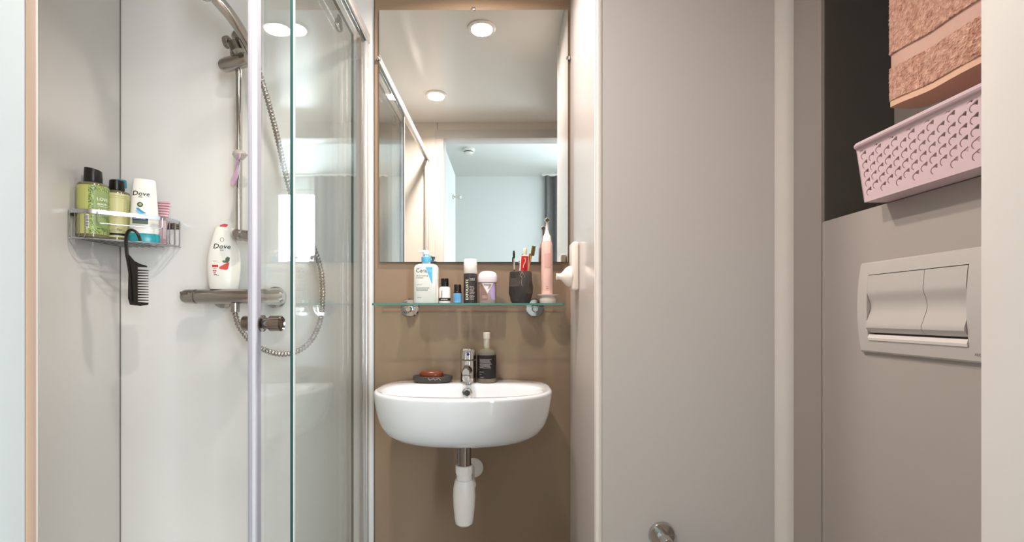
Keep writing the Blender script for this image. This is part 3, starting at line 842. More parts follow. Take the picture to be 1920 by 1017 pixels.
# ================================================================== MIRROR
MTILT = radians(-0.28)
MX0, MX1, MZ0, MZ1 = -0.3905, 0.2070, H+0.168, H+0.967
mi = thing('wall_mirror', 'frameless rectangular mirror clipped to the brown panel above the glass shelf', 'mirror', ((MX0+MX1)/2, BY-0.004, MZ0))
mo = Vector(mi.location)
b = MB().b6(MX0-mo.x, MX1-mo.x, -0.0085, -0.0035, 0, MZ1-MZ0)
for v in b.bm.verts: v.co.y += v.co.x*math.tan(MTILT)
mg = b.done('mirror_glass', M['mirror'], mi, smooth=0)
mg.data.materials.append(M['mirror_edge'])
for f in mg.data.polygons:
    if f.normal.y > -0.5: f.material_index = 1
for (x, z, w_, h_) in ((at(888, BY), H+0.969, 0.014, 0.010), (MX0-0.001, H+0.814, 0.010, 0.012), (MX1+0.001, H+0.814, 0.012, 0.012), (MX0+0.15, MZ0-0.001, 0.014, 0.009), (MX1-0.15, MZ0-0.001, 0.014, 0.009)):
    MB().box((x-mo.x, -0.006, z-mo.z), (w_, 0.0118, h_), 0.0015).done('mirror_clip', M['chrome'], mi)

# ================================================================== GLASS SHELF
SZ = H+0.0345
sh = thing('glass_shelf', 'narrow green-edged glass shelf of toiletries under the mirror', 'shelf', (at(878, 1.45), BY-0.004, SZ-0.006))
so = Vector(sh.location)
b = MB()
out = [Vector((v.x, v.y, 0)) for v in rr(at(696, 1.452)-so.x, at(1060, 1.452)-so.x, 1.450-so.y, -0.006, 0.012, 0)]
b.rings([[v.copy() for v in out], [v+Vector((0, 0, 0.006)) for v in out]])
sg = b.done('shelf_pane', M['glass_shelf'], sh, smooth=30)
sg.data.materials.append(M['shelf_edge'])
for f in sg.data.polygons:
    if abs(f.normal.z) < 0.5: f.material_index = 1
for px in (768, 1003):
    x = at(px, 1.56)-so.x
    b = MB()
    b.lathe([(0.0, 0.0005), (0.029, 0.0005), (0.029, 0.006), (0.026, 0.009), (0.0, 0.010)], 36, Mx=T(x, 0, -0.006) @ Rx(pi/2))
    b.lathe([(0.0, 0.010), (0.010, 0.010), (0.010, 0.040), (0.008, 0.043), (0, 0.043)], 24, Mx=T(x, 0, -0.010) @ Rx(pi/2))
    b.box((x, -0.030, -0.0030), (0.024, 0.030, 0.0050), 0.002)
    b.done('shelf_bracket', M['chrome'], sh, label='round chrome bracket')

IY = 1.503
def item(name, label, cat, px, y=IY, rot=0.0, base=None):
    return thing(name, label, cat, (at(px, y), y, SZ+0.0003 if base is None else base), rot)
PX = IY/F
# lotion pump bottle
lo = item('lotion_bottle', 'white pump bottle with light blue triangle, leftmost on the glass shelf', 'bottle', 799.5)
LB = mat('milky_plastic', '#e3e5df', 0.3, var=0.01)
hb = 0.119
lp = [(0.0, 0.0), (0.0345, 0.0), (0.0372, 0.003), (0.0375, hb-0.020), (0.0365, hb-0.010), (0.032, hb-0.003), (0.024, hb), (0.012, hb+0.002), (0.012, hb+0.006), (0, hb+0.006)]
MB().lathe(lp, 48, 1, 0.52, n=3.2).done('body', LB, lo)
ls = ell_surf(0.0375, 0.0195, 3.2)
BL = mat('sky_blue_plastic', '#5fb6df', 0.3, var=0.02)
MB().lathe([(0.0, hb+0.006), (0.0145, hb+0.006), (0.0150, hb+0.008), (0.0150, hb+0.021), (0.0135, hb+0.023), (0, hb+0.023)], 32).done('collar', BL, lo, label='sky blue collar')
b = MB(); b.lathe([(0.0, hb+0.023), (0.006, hb+0.023), (0.006, hb+0.029), (0.0095, hb+0.030), (0.0095, hb+0.038), (0.006, hb+0.042), (0, hb+0.043)], 24)
b.tube([(0, 0, hb+0.038), (-0.012, -0.003, hb+0.039), (-0.020, -0.005, hb+0.036)], [0.006, 0.004, 0.003], 12)
b.done('pump_head', M['pump_white'], lo)
patch(lo, 'blue_triangle', 0, 0, 0, 0, ls, ink('i', '#59b7e0'), poly=[(0.000, 0.109), (0.021, 0.109), (0.021, 0.060), (0.019, 0.060)])
text(lo, 'Cera', -0.0125, 0.098, 0.0165, ink('i', '#33302e'), ls, eps=0.0010)
text(lo, 'Ve', 0.0105, 0.098, 0.0155, ink('i', '#9fd3ee'), ls, eps=0.0012)
text(lo, 'SA Smoothing', -0.010, 0.083, 0.0062, ink('i', '#33302e'), ls, eps=0.0012)
text(lo, 'Cleanser', -0.017, 0.077, 0.0062, ink('i', '#33302e'), ls, eps=0.0010)
strokes(lo, 'small_print', [(-0.028, -0.010, 0.106, 0.0013), (-0.026, -0.010, 0.056, 0.0008), (-0.028, 0.012, 0.046, 0.0018), (-0.028, 0.008, 0.040, 0.0020), (-0.024, -0.013, 0.017, 0.0012)], ink('i', '#3b3a38'), ls)
# small white serum bottle
se = item('serum_bottle', 'small white bottle with tall black cap beside the pump bottle', 'bottle', 834)
MB().lathe([(0.0, 0.0), (0.0155, 0.0), (0.0172, 0.002), (0.0172, 0.044), (0.0155, 0.049), (0.010, 0.051), (0.0, 0.051)], 32).done('body', mat('chalk_white_plastic', '#efe6e2', 0.3, var=0.01), se)
MB().lathe([(0.0, 0.051), (0.0115, 0.051), (0.0118, 0.053), (0.0118, 0.074), (0.0105, 0.076), (0, 0.076)], 28).done('cap', M['black_gloss'], se)
wrap(se, 'black_band', -1.5, 1.5, 0.008, 0.0165, 0.0172, ink('i', '#181412'))
strokes(se, 'small_print', [(-0.010, 0.010, 0.0122, 0.002)], WH, None, 0.0009, wrapR=0.0172)
strokes(se, 'small_print', [(-0.008, -0.0055, 0.018+0.0032*k, 0.0024) for k in range(7)], ink('i', '#3a3432'), None, 0.0007, wrapR=0.0172)
# little blue dropper
dp = item('essential_oil_bottle', 'tiny bottle with light blue label and dark brown cap on the shelf', 'bottle', 858)
MB().lathe([(0.0, 0.0), (0.0118, 0.0), (0.0125, 0.0015), (0.0125, 0.034), (0.010, 0.038), (0.007, 0.039), (0, 0.039)], 28).done('body', mat('brown_vial_glass', '#2a120a', 0.08, var=0.05), dp)
MB().lathe([(0.0, 0.036), (0.0108, 0.036), (0.0112, 0.038), (0.0108, 0.056), (0.009, 0.058), (0, 0.058)], 28).done('cap', mat('dark_brown_cap', '#25100b', 0.25, var=0.05), dp)
wrap(dp, 'blue_label', -2.8, 2.8, 0.002, 0.031, 0.0125, ink('i', '#6fb4e6'))
strokes(dp, 'small_print', [(-0.009, 0.006, 0.026-0.004*k, 0.0008) for k in range(5)], ink('i', '#2f5f93'), None, 0.0008, wrapR=0.0125)
# exfoliant
ex = item('exfoliant_bottle', 'tall black bottle with white cap and vertical white lettering', 'bottle', 882)
RE = 0.0205
MB().lathe([(0.0, 0.0), (RE-0.002, 0.0), (RE, 0.002), (RE, 0.086), (RE-0.001, 0.089), (0.018, 0.090), (0.0, 0.090)], 40).done('body', mat('charcoal_plastic', '#35302f', 0.3, var=0.05), ex)
MB().lathe([(0.0, 0.090), (0.0195, 0.090), (0.0205, 0.092), (0.0200, 0.131), (0.018, 0.1345), (0.0, 0.1355)], 40).done('cap', M['white_plastic'], ex)
text(ex, 'EXFOLIATE', -0.0085, 0.041, 0.0125, WH, None, eps=0.0009, wrapR=RE, vert=True, bold=0.0001, sx=1.0)
strokes(ex, 'small_print', [(-0.001, 0.015, 0.0735, 0.0022), (-0.001, 0.014, 0.0700, 0.0022)]+[(-0.001, 0.0115+0.003*((k*5) % 3)/2, 0.0500-0.0042*k, 0.0014) for k in range(10)], ink('i', '#c9c5c1'), None, 0.0008, wrapR=RE)
# deodorant
de = item('deodorant_stick', 'lilac and white oval deodorant stick next to the black bottle', 'deodorant', 914.5)
MB().lathe([(0.0, 0.0), (0.0245, 0.0), (0.0260, 0.002), (0.0262, 0.050), (0.0255, 0.068), (0.0, 0.068)], 40, 1, 0.58, n=2.4).done('body', mat('mauve_shell', '#b3a39f', 0.2, var=0.05), de)
b = MB().lathe([(0.0295, 0.064), (0.0300, 0.066), (0.0298, 0.078), (0.0275, 0.089), (0.020, 0.0955), (0.010, 0.0985), (0.0, 0.099)], 44, 1, 0.60, n=2.4, cap0=False, cap1=False)
b.done('cap', mat('pearl_lilac_cap', '#e4dce4', 0.2, var=0.01), de)
dsf = ell_surf(0.0262, 0.0152, 2.4)
patch(de, 'white_triangle', 0, 0, 0, 0, dsf, ink('i', '#efe9ee'), poly=[(-0.018, 0.062), (0.018, 0.062), (0.0, 0.030)])
patch(de, 'lilac_triangle', 0, 0, 0, 0, dsf, ink('i', '#b9a6dd'), poly=[(0.0175, 0.060), (0.0215, 0.058), (0.0215, 0.010), (0.013, 0.012), (0.006, 0.034)], eps=0.0005)
patch(de, 'brown_triangle', 0, 0, 0, 0, dsf, ink('i', '#93736c'), poly=[(-0.0215, 0.058), (-0.017, 0.060), (-0.006, 0.036), (0.000, 0.026), (0.0, 0.010), (-0.020, 0.010)], eps=0.0005)
text(de, 'Rexona', 0, 0.0565, 0.0072, ink('i', '#4c4650'), dsf, eps=0.0012, bold=0.0001)
strokes(de, 'small_print', [(-0.016, -0.003, 0.022, 0.0016), (-0.016, -0.001, 0.017, 0.0016)], ink('i', '#e0cfc6'), dsf, 0.0010)
# stone tumbler
cu_ = item('tumbler', 'dark charcoal faceted stone tumbler holding brushes on the glass shelf', 'tumbler', 976.5, 1.497)
rnd = random.Random(5)
b = MB()
prof = [(0.0, 0.0), (0.0255, 0.0), (0.030, 0.006), (0.0365, 0.030), (0.0370, 0.050), (0.0350, 0.075), (0.0335, 0.094), (0.0325, 0.096), (0.0295, 0.095), (0.0290, 0.060), (0.026, 0.008), (0.0, 0.007)]
R = []
for i, (r, z) in enumerate(prof):
    seg = 14
    R.append([Vector(((r*(1+(rnd.uniform(-0.03, 0.03) if 1 < i < 6 else 0)))*cos(2*pi*(k+0.5*(i % 2) if i < 7 else k)/seg), (r*(1+(rnd.uniform(-0.03, 0.03) if 1 < i < 6 else 0)))*sin(2*pi*k/seg), z)) if r > 0 else Vector((1e-5*cos(2*pi*k/seg), 1e-5*sin(2*pi*k/seg), z)) for k in range(seg)])
b.rings(R)
ST = mat('charcoal_stone', '#3d3835', 0.5, var=0.25, scale=30, bump=0.3, bscale=80)
b.done('cup', ST, cu_, smooth=18)
b = MB()
for path in ([(0.002, 0.092), (-0.004, 0.083), (0.003, 0.074), (0.000, 0.062), (0.003, 0.05)], [(0.003, 0.092), (0.008, 0.085), (0.009, 0.076)], [(0.003, 0.092), (0.001, 0.078)]):
    b.tube([(a, -0.0362+0.0025*abs(c-0.05)/0.05, c) for a, c in path], 0.0006, 6)
b.done('pale_vein', ink('i', '#a8a29a'), cu_, label='thin pale vein in the stone')
cb0 = SZ+0.0085
def stick(name, label, cat, base, top, r0, r1):
    base = Vector(base); top = Vector(top)
    t = thing(name, label, cat, tuple(base))
    return t, top-base
# spoolie brush
p0 = Wp(966, 570, 1.497); p0.z = cb0
t, d_ = stick('brow_brush', 'thin spoolie brush with dark tip, leftmost in the stone tumbler', 'brush', (at(966, 1.499), 1.499, cb0), Wp(963.5, 470, 1.487), 0, 0)
MB().tube([d_*0.0, d_*0.36, d_*0.62], 0.0022, 10).done('lower_handle', ink('i', '#4a1c16'), t)
MB().tube([d_*0.621, d_*0.84], 0.0021, 10).done('upper_handle', ink('i', '#cfc9c4'), t)
MB().tube([d_*0.841, d_*0.86, d_*0.92, d_*0.98, d_], [0.0012, 0.0030, 0.0038, 0.0030, 0.001], 12).done('bristles', mat('dark_bristle', '#2b2f33', 0.8, bump=0.8, bscale=400), t)
# toothpaste tube
t, d_ = stick('toothpaste_tube', 'red and white toothpaste tube upright in the stone tumbler', 'tube', (at(979, 1.505), 1.505, cb0), Wp(984, 476, 1.508), 0, 0)
L_ = d_.length
q = Matrix.Rotation(atan2(d_.x, d_.z), 4, 'Y')
def tr_(z, wx, wy): return [q @ Vector((wx*cos(2*pi*k/24), wy*sin(2*pi*k/24), z)) for k in range(24)]
MB().rings([tr_(0, 0.014, 0.002), tr_(L_*0.5, 0.0145, 0.006), tr_(L_*0.80, 0.0140, 0.009), tr_(L_*0.93, 0.012, 0.010), tr_(L_*0.97, 0.007, 0.007)]).done('body', mat('white_tube_plastic', '#e6dfda', 0.25), t)
MB().grid(lambda u, v: q @ Vector((0.0105*(2*u-1), -(0.0066+0.0042*v)*sqrt(max(0, 1-(0.70*(2*u-1))**2))-0.0009, L_*(0.45+0.49*v))), 10, 6).done('red_print', ink('i', '#c5231f'), t, smooth=80)
MB().rings([tr_(L_*0.97, 0.0062, 0.0062), tr_(L_*0.98, 0.0068, 0.0068), tr_(L_*1.10, 0.0058, 0.0058), tr_(L_*1.11, 0.004, 0.004)]).done('cap', ink('i', '#d9e3c8'), t)
sw = MB().tube([q @ Vector((0.000+0.003*sin(k*0.9), -0.0125, L_*(0.90-0.035*k))) for k in range(7)], 0.0009, 6)
sw.done('emblem', WH, t)
# bamboo toothbrush
t, d_ = stick('bamboo_toothbrush', 'bamboo toothbrush with olive bristles leaning right in the tumbler', 'toothbrush', (at(981, 1.487), 1.487, cb0), Wp(999, 462, 1.478), 0, 0)
BA = mat('bamboo_wood', '#c08a56', 0.5, var=0.15, scale=40)
MB().tube([d_*0.0, d_*0.4, d_*0.75, d_*0.82, d_*0.98, d_], [0.0045, 0.0042, 0.0030, 0.0042, 0.0046, 0.003], 12, flat=0.6).done('handle', BA, t)
b = MB(); rnd = random.Random(2)
side = Vector((0.42, -0.86, -0.16)).normalized()
for k in range(8):
    for j in range(3):
        p = d_*(0.84+0.155*k/7)+Vector((0.55, 0.3, -0.1)).normalized()*(j-1)*0.0026
        b.tube([p+side*0.0015, p+side*(0.0125+rnd.uniform(-0.001, 0.001))], 0.0016, 6)
b.done('bristles', mat('olive_bristle', '#5d5420', 0.8, var=0.3, scale=300), t)
# electric toothbrush on its stand
eb = item('electric_toothbrush', 'pink electric toothbrush standing on a white charger at the shelf end', 'toothbrush', 1025.5, 1.500)
PK = mat('blush_pink_plastic', '#e5c0b7', 0.3, var=0.02)
zt = (570-455)*1.5/F
b = MB(); b.lathe([(0.0, 0.028), (0.0168, 0.028), (0.0175, 0.032), (0.0175, 0.080), (0.0172, 0.150), (0.0165, 0.180), (0.0150, 0.186), (0.0, 0.187)], 32)
b.done('handle', PK, eb)
MB().lathe([(0.0, 0.187), (0.0135, 0.187), (0.0115, 0.204), (0.0070, 0.212), (0.0042, 0.225), (0.0035, 0.246), (0.0, 0.247)], 24).done('brush_neck', mat('pale_pink_plastic', '#eae2df', 0.3), eb)
b = MB(); b.lathe([(0.0, 0.0), (0.0060, 0.0), (0.0074, 0.002), (0.0074, 0.005), (0, 0.006)], 24, Mx=T(0, 0.001, 0.252) @ Rx(pi/2))
b.done('brush_head', M['white_plastic'], eb)
b = MB()
for k in range(14):
    a = 2.4*k; r = 0.0058*sqrt((k+0.5)/14)
    b.tube([(r*cos(a), -0.005, 0.252+r*sin(a)), (r*cos(a), -0.014, 0.252+r*sin(a))], 0.0013, 6)
b.done('bristles', mat('dark_gold_bristle', '#4f4a33', 0.7, var=0.4, scale=200), eb)
wrap(eb, 'grip_pad', -0.5, 0.5, 0.108, 0.150, 0.0173, mat('rose_grip', '#d9aca4', 0.5), 'darker rose thumb pad', 0.0008)
strokes(eb, 'small_print', [(-0.004, 0.003, 0.050, 0.0012), (-0.003, 0.003, 0.044, 0.0012)], ink('i', '#7c5a52'), None, 0.0008, wrapR=0.0170)
ch = MB(); ch.lathe([(0.0, 0.0), (0.0220, 0.0), (0.0245, 0.004), (0.0240, 0.014), (0.0190, 0.0215), (0.0215, 0.0225), (0.0310, 0.0250), (0.0315, 0.0270), (0.0, 0.0278)], 40)
ct = ch.done('toothbrush_charger', mat('warm_white_plastic', '#e9ddd6', 0.25), loc=(at(1027, 1.5), 1.5, SZ+0.0003))
tag(ct, 'round white charging base under the pink electric toothbrush', 'charger')

# hook with a nozzle on the boxing side
hkx = 0.2163
wh = thing('wall_holder', 'white plastic holder with stubby peg on the side of the boxed column', 'holder', (hkx, 1.425, zz(500, 1.42)))
HW = mat('ivory_plastic', '#ebe1d8', 0.25)
b = MB(); b.b6(-0.020, -0.0005, -0.032, 0.032, -0.069, 0.068, bevel=0.006, seg=3)
b.done('back_plate', HW, wh)
b = MB(); b.lathe([(0.030, 0.0), (0.030, 0.006), (0.027, 0.013), (0.020, 0.020), (0.0115, 0.027), (0.0088, 0.032), (0.0085, 0.038), (0.0100, 0.041), (0.0085, 0.043), (0.0, 0.043)], 32, Mx=T(-0.019, -0.004, -0.029) @ Ry(-pi/2))
b.done('peg', HW, wh)

# ================================================================== BASIN
SXc = -0.108
RIMZ = H-0.205
bs = thing('wash_basin', 'white rounded wall-hung ceramic basin in front of the brown panel', 'wash basin', (SXc, BY-0.004, RIMZ))
NS = 96
def outline(a, yf, yb, nf=2.35, nb=3.4, z=0.0):
    yc = yf+(yb-yf)*0.52
    out = []
    for k in range(NS):
        t = 2*pi*k/NS
        c_, s_ = cos(t), sin(t)
        n = nb if s_ > 0 else nf
        b_ = (yb-yc) if s_ > 0 else (yc-yf)
        out.append(Vector((a*math.copysign(abs(c_)**(2/n), c_), yc+b_*math.copysign(abs(s_)**(2/n), s_), z)))
    return out
YB = -0.0005
def yl(y): return y-(BY-0.004)
R = []
for (ins, z) in ((0.165, -0.1445), (0.115, -0.1435), (0.078, -0.1385), (0.050, -0.129), (0.030, -0.114), (0.016, -0.092), (0.008, -0.065), (0.003, -0.035), (0.0, -0.010), (0.0005, -0.005), (0.003, -0.0012), (0.007, 0.0)):
    R.append(outline(0.2465-ins, yl(1.203)+ins*0.9, YB-ins*0.5 if ins > 0.02 else YB-ins*0.2, z=z))
# inner lip
for (ins, z) in ((0.0, 0.0), (0.003, -0.001), (0.006, -0.005), (0.010, -0.020), (0.020, -0.060), (0.045, -0.090), (0.10, -0.102), (0.185, -0.105)):
    R.append(outline(0.222-ins, yl(1.226)+ins*0.5, yl(1.455)-ins*0.5, nf=2.3, nb=3.2, z=z))
b = MB().rings(R)
b.done('bowl', M['porcelain'], bs, smooth=60)
b = MB()
oy = yl(1.447); 
b.lathe([(0.0085, 0.0), (0.0145, 0.0), (0.0150, 0.002), (0.0125, 0.004), (0.0085, 0.0035), (0.0085, 0.0)], 28, Mx=T(at(876, 1.447)-SXc, oy+0.0005, -0.024) @ Rx(radians(76)), cap0=False, cap1=False)
b.done('overflow_ring', M['chrome'], bs)
MB().lathe([(0, 0), (0.0085, 0), (0.0085, 0.0012), (0, 0.0015)], 20, Mx=T(at(876, 1.447)-SXc, oy+0.0002, -0.024) @ Rx(radians(76))).done('overflow_hole', ink('i', '#3b3a39'), bs)
MB().lathe([(0.0, 0), (0.020, 0.0), (0.021, 0.002), (0.016, 0.005), (0, 0.006)], 28, c=(0.0, yl(1.345), -0.1045)).done('drain_plug', M['chrome'], bs)

# faucet
fx, fy = at(878, 1.500), 1.500
fa_ = thing('basin_mixer_tap', 'short chrome mixer tap with a blue dot at the back of the basin', 'tap', (fx, fy, RIMZ+0.0002))
RF = 0.0235
MB().lathe([(0.0, 0), (RF+0.001, 0), (RF+0.001, 0.003), (RF, 0.004), (RF, 0.066), (RF-0.001, 0.068), (0, 0.068)], 36).done('body', M['chrome'], fa_)
b = MB(); b.tube(catmull([(0, -0.005, 0.036), (0, -0.035, 0.042), (0, -0.070, 0.045), (0, -0.098, 0.040)], 6), [0.0175, 0.0172, 0.0168, 0.0165, 0.016, 0.016, 0.0158, 0.0156, 0.0154, 0.015, 0.015, 0.015, 0.015, 0.015, 0.015, 0.0148, 0.0146, 0.0140, 0.0120][:19], 20, flat=0.85)
b.lathe([(0.0, 0), (0.0105, 0), (0.0112, 0.003), (0.0112, 0.012), (0.0, 0.012)], 24, c=(0, -0.092, 0.020))
b.done('spout', M['chrome'], fa_)
b = MB(); b.lathe([(0.0, 0.070), (RF-0.0015, 0.070), (RF+0.0005, 0.072), (RF+0.0005, 0.098), (RF-0.003, 0.103), (0, 0.104)], 36)
b.box((0, -0.034, 0.103), (0.024, 0.056, 0.008), 0.003, Mx=T(0, 0, 0))
lv = b.done('lever', M['chrome'], fa_)
MB().lathe([(0, 0), (0.0042, 0), (0.0035, 0.0015), (0, 0.002)], 16, Mx=T(0.001, -RF-0.0003, 0.087) @ Rx(pi/2)).done('cold_mark', ink('i', '#2a2aa5'), lv)
# hand soap dispenser
hx, hy = at(912.5, 1.505), 1.505
hs2 = thing('hand_soap_bottle', 'clear round hand soap bottle with black label and silver top on the basin', 'bottle', (hx, hy, RIMZ+0.0002))
RH = 0.0285
GLB = mat('smoky_clear_glass', '#6f6759', 0.06, var=0.05, coat=0.5)
MB().lathe([(0.0, 0), (RH-0.003, 0.0), (RH, 0.004), (RH, 0.088), (RH-0.0015, 0.094), (0.0225, 0.099), (0.0135, 0.102), (0.012, 0.104), (0, 0.104)], 40).done('body', GLB, hs2)
wrap(hs2, 'black_label', -2.6, 2.6, 0.014, 0.084, RH, ink('i', '#151212'))
strokes(hs2, 'small_print', [(-0.022+0.001*(k % 3), 0.016-0.002*((k*3) % 4), 0.072-0.0036*k, 0.0011) for k in range(8)]+[(-0.022, -0.008, 0.034, 0.0012), (-0.022, -0.014, 0.027, 0.001), (-0.020, -0.008, 0.018, 0.001)], ink('i', '#c8c4c0'), None, 0.0010, wrapR=RH)
MB().lathe([(0.0, 0.104), (0.0105, 0.104), (0.0108, 0.106), (0.0108, 0.132), (0.0, 0.132)], 28).done('collar', mat('champagne_metal', '#d9d2c4', 0.2, 0.7), hs2)
b = MB(); b.lathe([(0.0, 0.1322), (0.0112, 0.1322), (0.0115, 0.134), (0.0112, 0.150), (0.009, 0.152), (0, 0.1522)], 28)
b.done('pump_head', mat('pale_metal_top', '#e2dbd0', 0.3, 0.4), hs2)
# soap dish and soap
dx, dy = at(811, 1.505), 1.512
sdh = thing('soap_dish', 'oval charcoal stone soap dish at the left back of the basin', 'soap dish', (dx, dy, RIMZ+0.0002))
b = MB(); b.lathe([(0.0, 0.0), (0.051, 0.0), (0.058, 0.004), (0.0605, 0.012), (0.0600, 0.019), (0.0585, 0.020), (0.054, 0.017), (0.048, 0.0125), (0, 0.0120)], 40, 1, 0.72)
b.done('dish', ST, sdh, smooth=40)
b = MB()
for k in range(5):
    x0_ = -0.008+0.0075*k; dz = 0.006 if k % 2 else -0.0
    y_ = lambda xx: -0.0605*0.72*sqrt(1-(xx/0.0605)**2)-0.0005
    b.tube([(x0_, y_(x0_), 0.017-dz*0.8), (x0_+0.0065, y_(x0_+0.0065), 0.010+dz*0.9)], 0.0005, 5)
b.done('pale_vein', ink('i', '#c3bcb8'), sdh, label='pale zigzag vein')
sp = MB().lathe([(0.0, 0.0), (0.030, 0.0), (0.0350, 0.003), (0.0365, 0.009), (0.0355, 0.016), (0.031, 0.020), (0.015, 0.0215), (0.0, 0.022)], 36, 1, 0.68, n=2.3)
so_ = sp.done('soap_bar', mat('amber_soap', '#73341a', 0.28, var=0.15, scale=30, sss=0.15), loc=(dx-0.004, dy, RIMZ+0.0128))
tag(so_, 'reddish brown oval bar of soap lying in the stone dish', 'soap')

# trap
tx, ty = -0.106, 1.372
tp = thing('bottle_trap', 'white plastic bottle trap on a chrome pipe under the basin', 'bottle trap', (tx, ty, 0))
def zr(py): return zz(py, ty)
MB().lathe([(0.0, zr(872)), (0.0195, zr(872)), (0.0195, RIMZ-0.140), (0, RIMZ-0.140)], 32).done('tail_pipe', M['chrome_dark'], tp)
b = MB()
b.lathe([(0.0, zr(889)), (0.0225, zr(889)), (0.0240, zr(886)), (0.0240, zr(873)), (0.022, zr(872)), (0.0196, zr(871.8)), (0.0, zr(871.8))], 12)
b.done('union_nut', M['white_plastic'], tp, smooth=20)
MB().lathe([(0.0, zr(899)), (0.0215, zr(899)), (0.0215, zr(889.2)), (0.0, zr(889.2))], 32).done('neck', M['white_plastic'], tp)
MB().lathe([(0.0, zr(985.5)), (0.016, zr(985)), (0.0235, zr(981)), (0.0265, zr(970)), (0.0295, zr(950)), (0.0310, zr(930)), (0.0300, zr(915)), (0.0265, zr(903)), (0.0240, zr(899.2)), (0, zr(899.2))], 40).done('cup', M['white_plastic'], tp)
b = MB()
ez = zz(880, 1.56)
b.tube(catmull([(0.010, 0.008, ez), (0.012, 0.05, ez), (0.006, 0.12, ez), (0.002, BY-0.006-ty, ez)], 6), 0.0165, 20)
b.lathe([(0.0, 0), (0.020, 0), (0.020, 0.016), (0, 0.016)], 24, Mx=T(0.010, 0.050, ez) @ Rx(pi/2))
b.done('outlet_pipe', M['white_plastic'], tp)
MB().lathe([(0.017, 0.0), (0.031, 0.0), (0.031, 0.003), (0.020, 0.009), (0.017, 0.009)], 32, Mx=T(0.014, BY-0.0045-ty, ez) @ Rx(pi/2)).done('wall_rosette', M['white_plastic'], tp)

# ================================================================== TOILET-ROLL HOLDER
rh = thing('toilet_roll_holder', 'chrome toilet roll holder low on the front of the boxed column', 'toilet roll holder', (at(1240, BFY), BFY, zz(1003, BFY)))
MB().lathe([(0.0, 0.0005), (0.0300, 0.0005), (0.0305, 0.004), (0.028, 0.009), (0.0, 0.010)], 40, Mx=Rx(pi/2)).done('rosette', M['chrome'], rh)
b = MB()
b.lathe([(0.0, 0.009), (0.0125, 0.009), (0.0125, 0.050), (0.011, 0.053), (0, 0.053)], 28, Mx=Rx(pi/2))
b.done('post', M['chrome'], rh)
b = MB(); b.tube(catmull([(0, -0.044, 0.0), (0.003, -0.046, -0.012), (0.020, -0.048, -0.018), (0.060, -0.048, -0.020), (0.140, -0.048, -0.020)], 6), 0.0055, 14)
b.done('bar', M['chrome'], rh)

# ================================================================== FLUSH PLATE
FPy = 0.9225
fp = thing('flush_plate', 'satin silver dual flush plate on the taupe wall', 'flush plate', (RX, FPy, H))
SATIN = mat('satin_silver_plastic', '#c4bdb8', 0.32, 0.25, var=0.02)
V0, V1 = -0.068, 0.096
def bulg(v): return 0.0075+0.0075*max(0, 1-((v-0.014)/0.082)**2)
us = [0.0, 0.003, 0.0265, 0.2195, 0.243, 0.246]
vs = [V0, V0+0.003, -0.046, -0.033, -0.01, 0.014, 0.04, 0.060, 0.0725, V1-0.003, V1]
def fpp(u, v, dx=0): 
    e = 0.003 if (u in (0.0, 0.246) or v in (V0, V1)) else 0
    return Vector((-(bulg(v)-e)+dx, -u, v))
b = MB()
vv = {}
def gv(i, j):
    if (i, j) not in vv: vv[(i, j)] = b.bm.verts.new(fpp(us[i], vs[j]))
    return vv[(i, j)]
for i in range(5):
    for j in range(10):
        if i == 2 and 2 <= j < 8: continue
        b.bm.faces.new((gv(i, j), gv(i+1, j), gv(i+1, j+1), gv(i, j+1)))
be = [e for e in b.bm.edges if len(e.link_faces) == 1]
r_ = bmesh.ops.extrude_edge_only(b.bm, edges=be)
for v in r_['geom']:
    if isinstance(v, bmesh.types.BMVert): v.co.x = -0.001
b.done('frame', SATIN, fp, smooth=30)
MB().b6(-0.0020, -0.0008, -0.218, -0.028, -0.045, 0.072).done('recess', ink('i', '#4a443e'), fp, smooth=0)
# scoop under the buttons
b = MB()
sc = [(-0.0035, -0.0345), (-0.0115, -0.0350), (-0.0135, -0.041), (-0.0125, -0.0455), (-0.0030, -0.0455)]
b.prism(sc, lambda a, c: Vector((a, -0.0275, c)), lambda a, c: Vector((a, -0.2185, c)))
b.done('finger_ledge', mat('pale_satin_plastic', '#dbd4ce', 0.35, 0.1), fp, smooth=0)
pr = []
for k in range(25):
    t = k/24
    v = 0.0712-t*(0.0712+0.0315)
    dx = bulg(v)+0.0005
    dx += (0.0 if t < 0.30 else -0.0075*sin(pi*(t-0.30)/0.50)**1.3 if t < 0.80 else 0.0035*sin(pi*(t-0.80)/0.20)-0.004*max(0, (t-0.92)/0.08))
    pr.append((-dx, v))
for (u0, u1, nm) in ((0.0275, 0.1460, 'large_button'), (0.1470, 0.2185, 'small_button')):
    b = MB()
    ol = pr+[(-0.003, -0.0312), (-0.003, 0.0712)]
    b.prism(ol, lambda a, c: Vector((a, -u0, c)), lambda a, c: Vector((a, -u1, c)))
    b.done(nm, SATIN, fp, smooth=35)
# maker's letters, partly behind the jamb
lt = bpy.data.objects.new('pivot', None)
COL.objects.link(lt)
tm = text(fp, 'ALCA', 0, 0, 0.0055, ink('i', '#5b5650'), lambda x, z: 0)
tm_m = Matrix(((0, 0, 0, 0), (0, 0, 0, 0), (0, 0, 0, 0), (0, 0, 0, 1)))
for v in tm.data.vertices:
    x_, z_ = v.co.x, v.co.z
    v.co = (-(bulg(-0.056)+0.0006), -0.2335-x_, -0.056+z_)
bpy.data.objects.remove(lt)

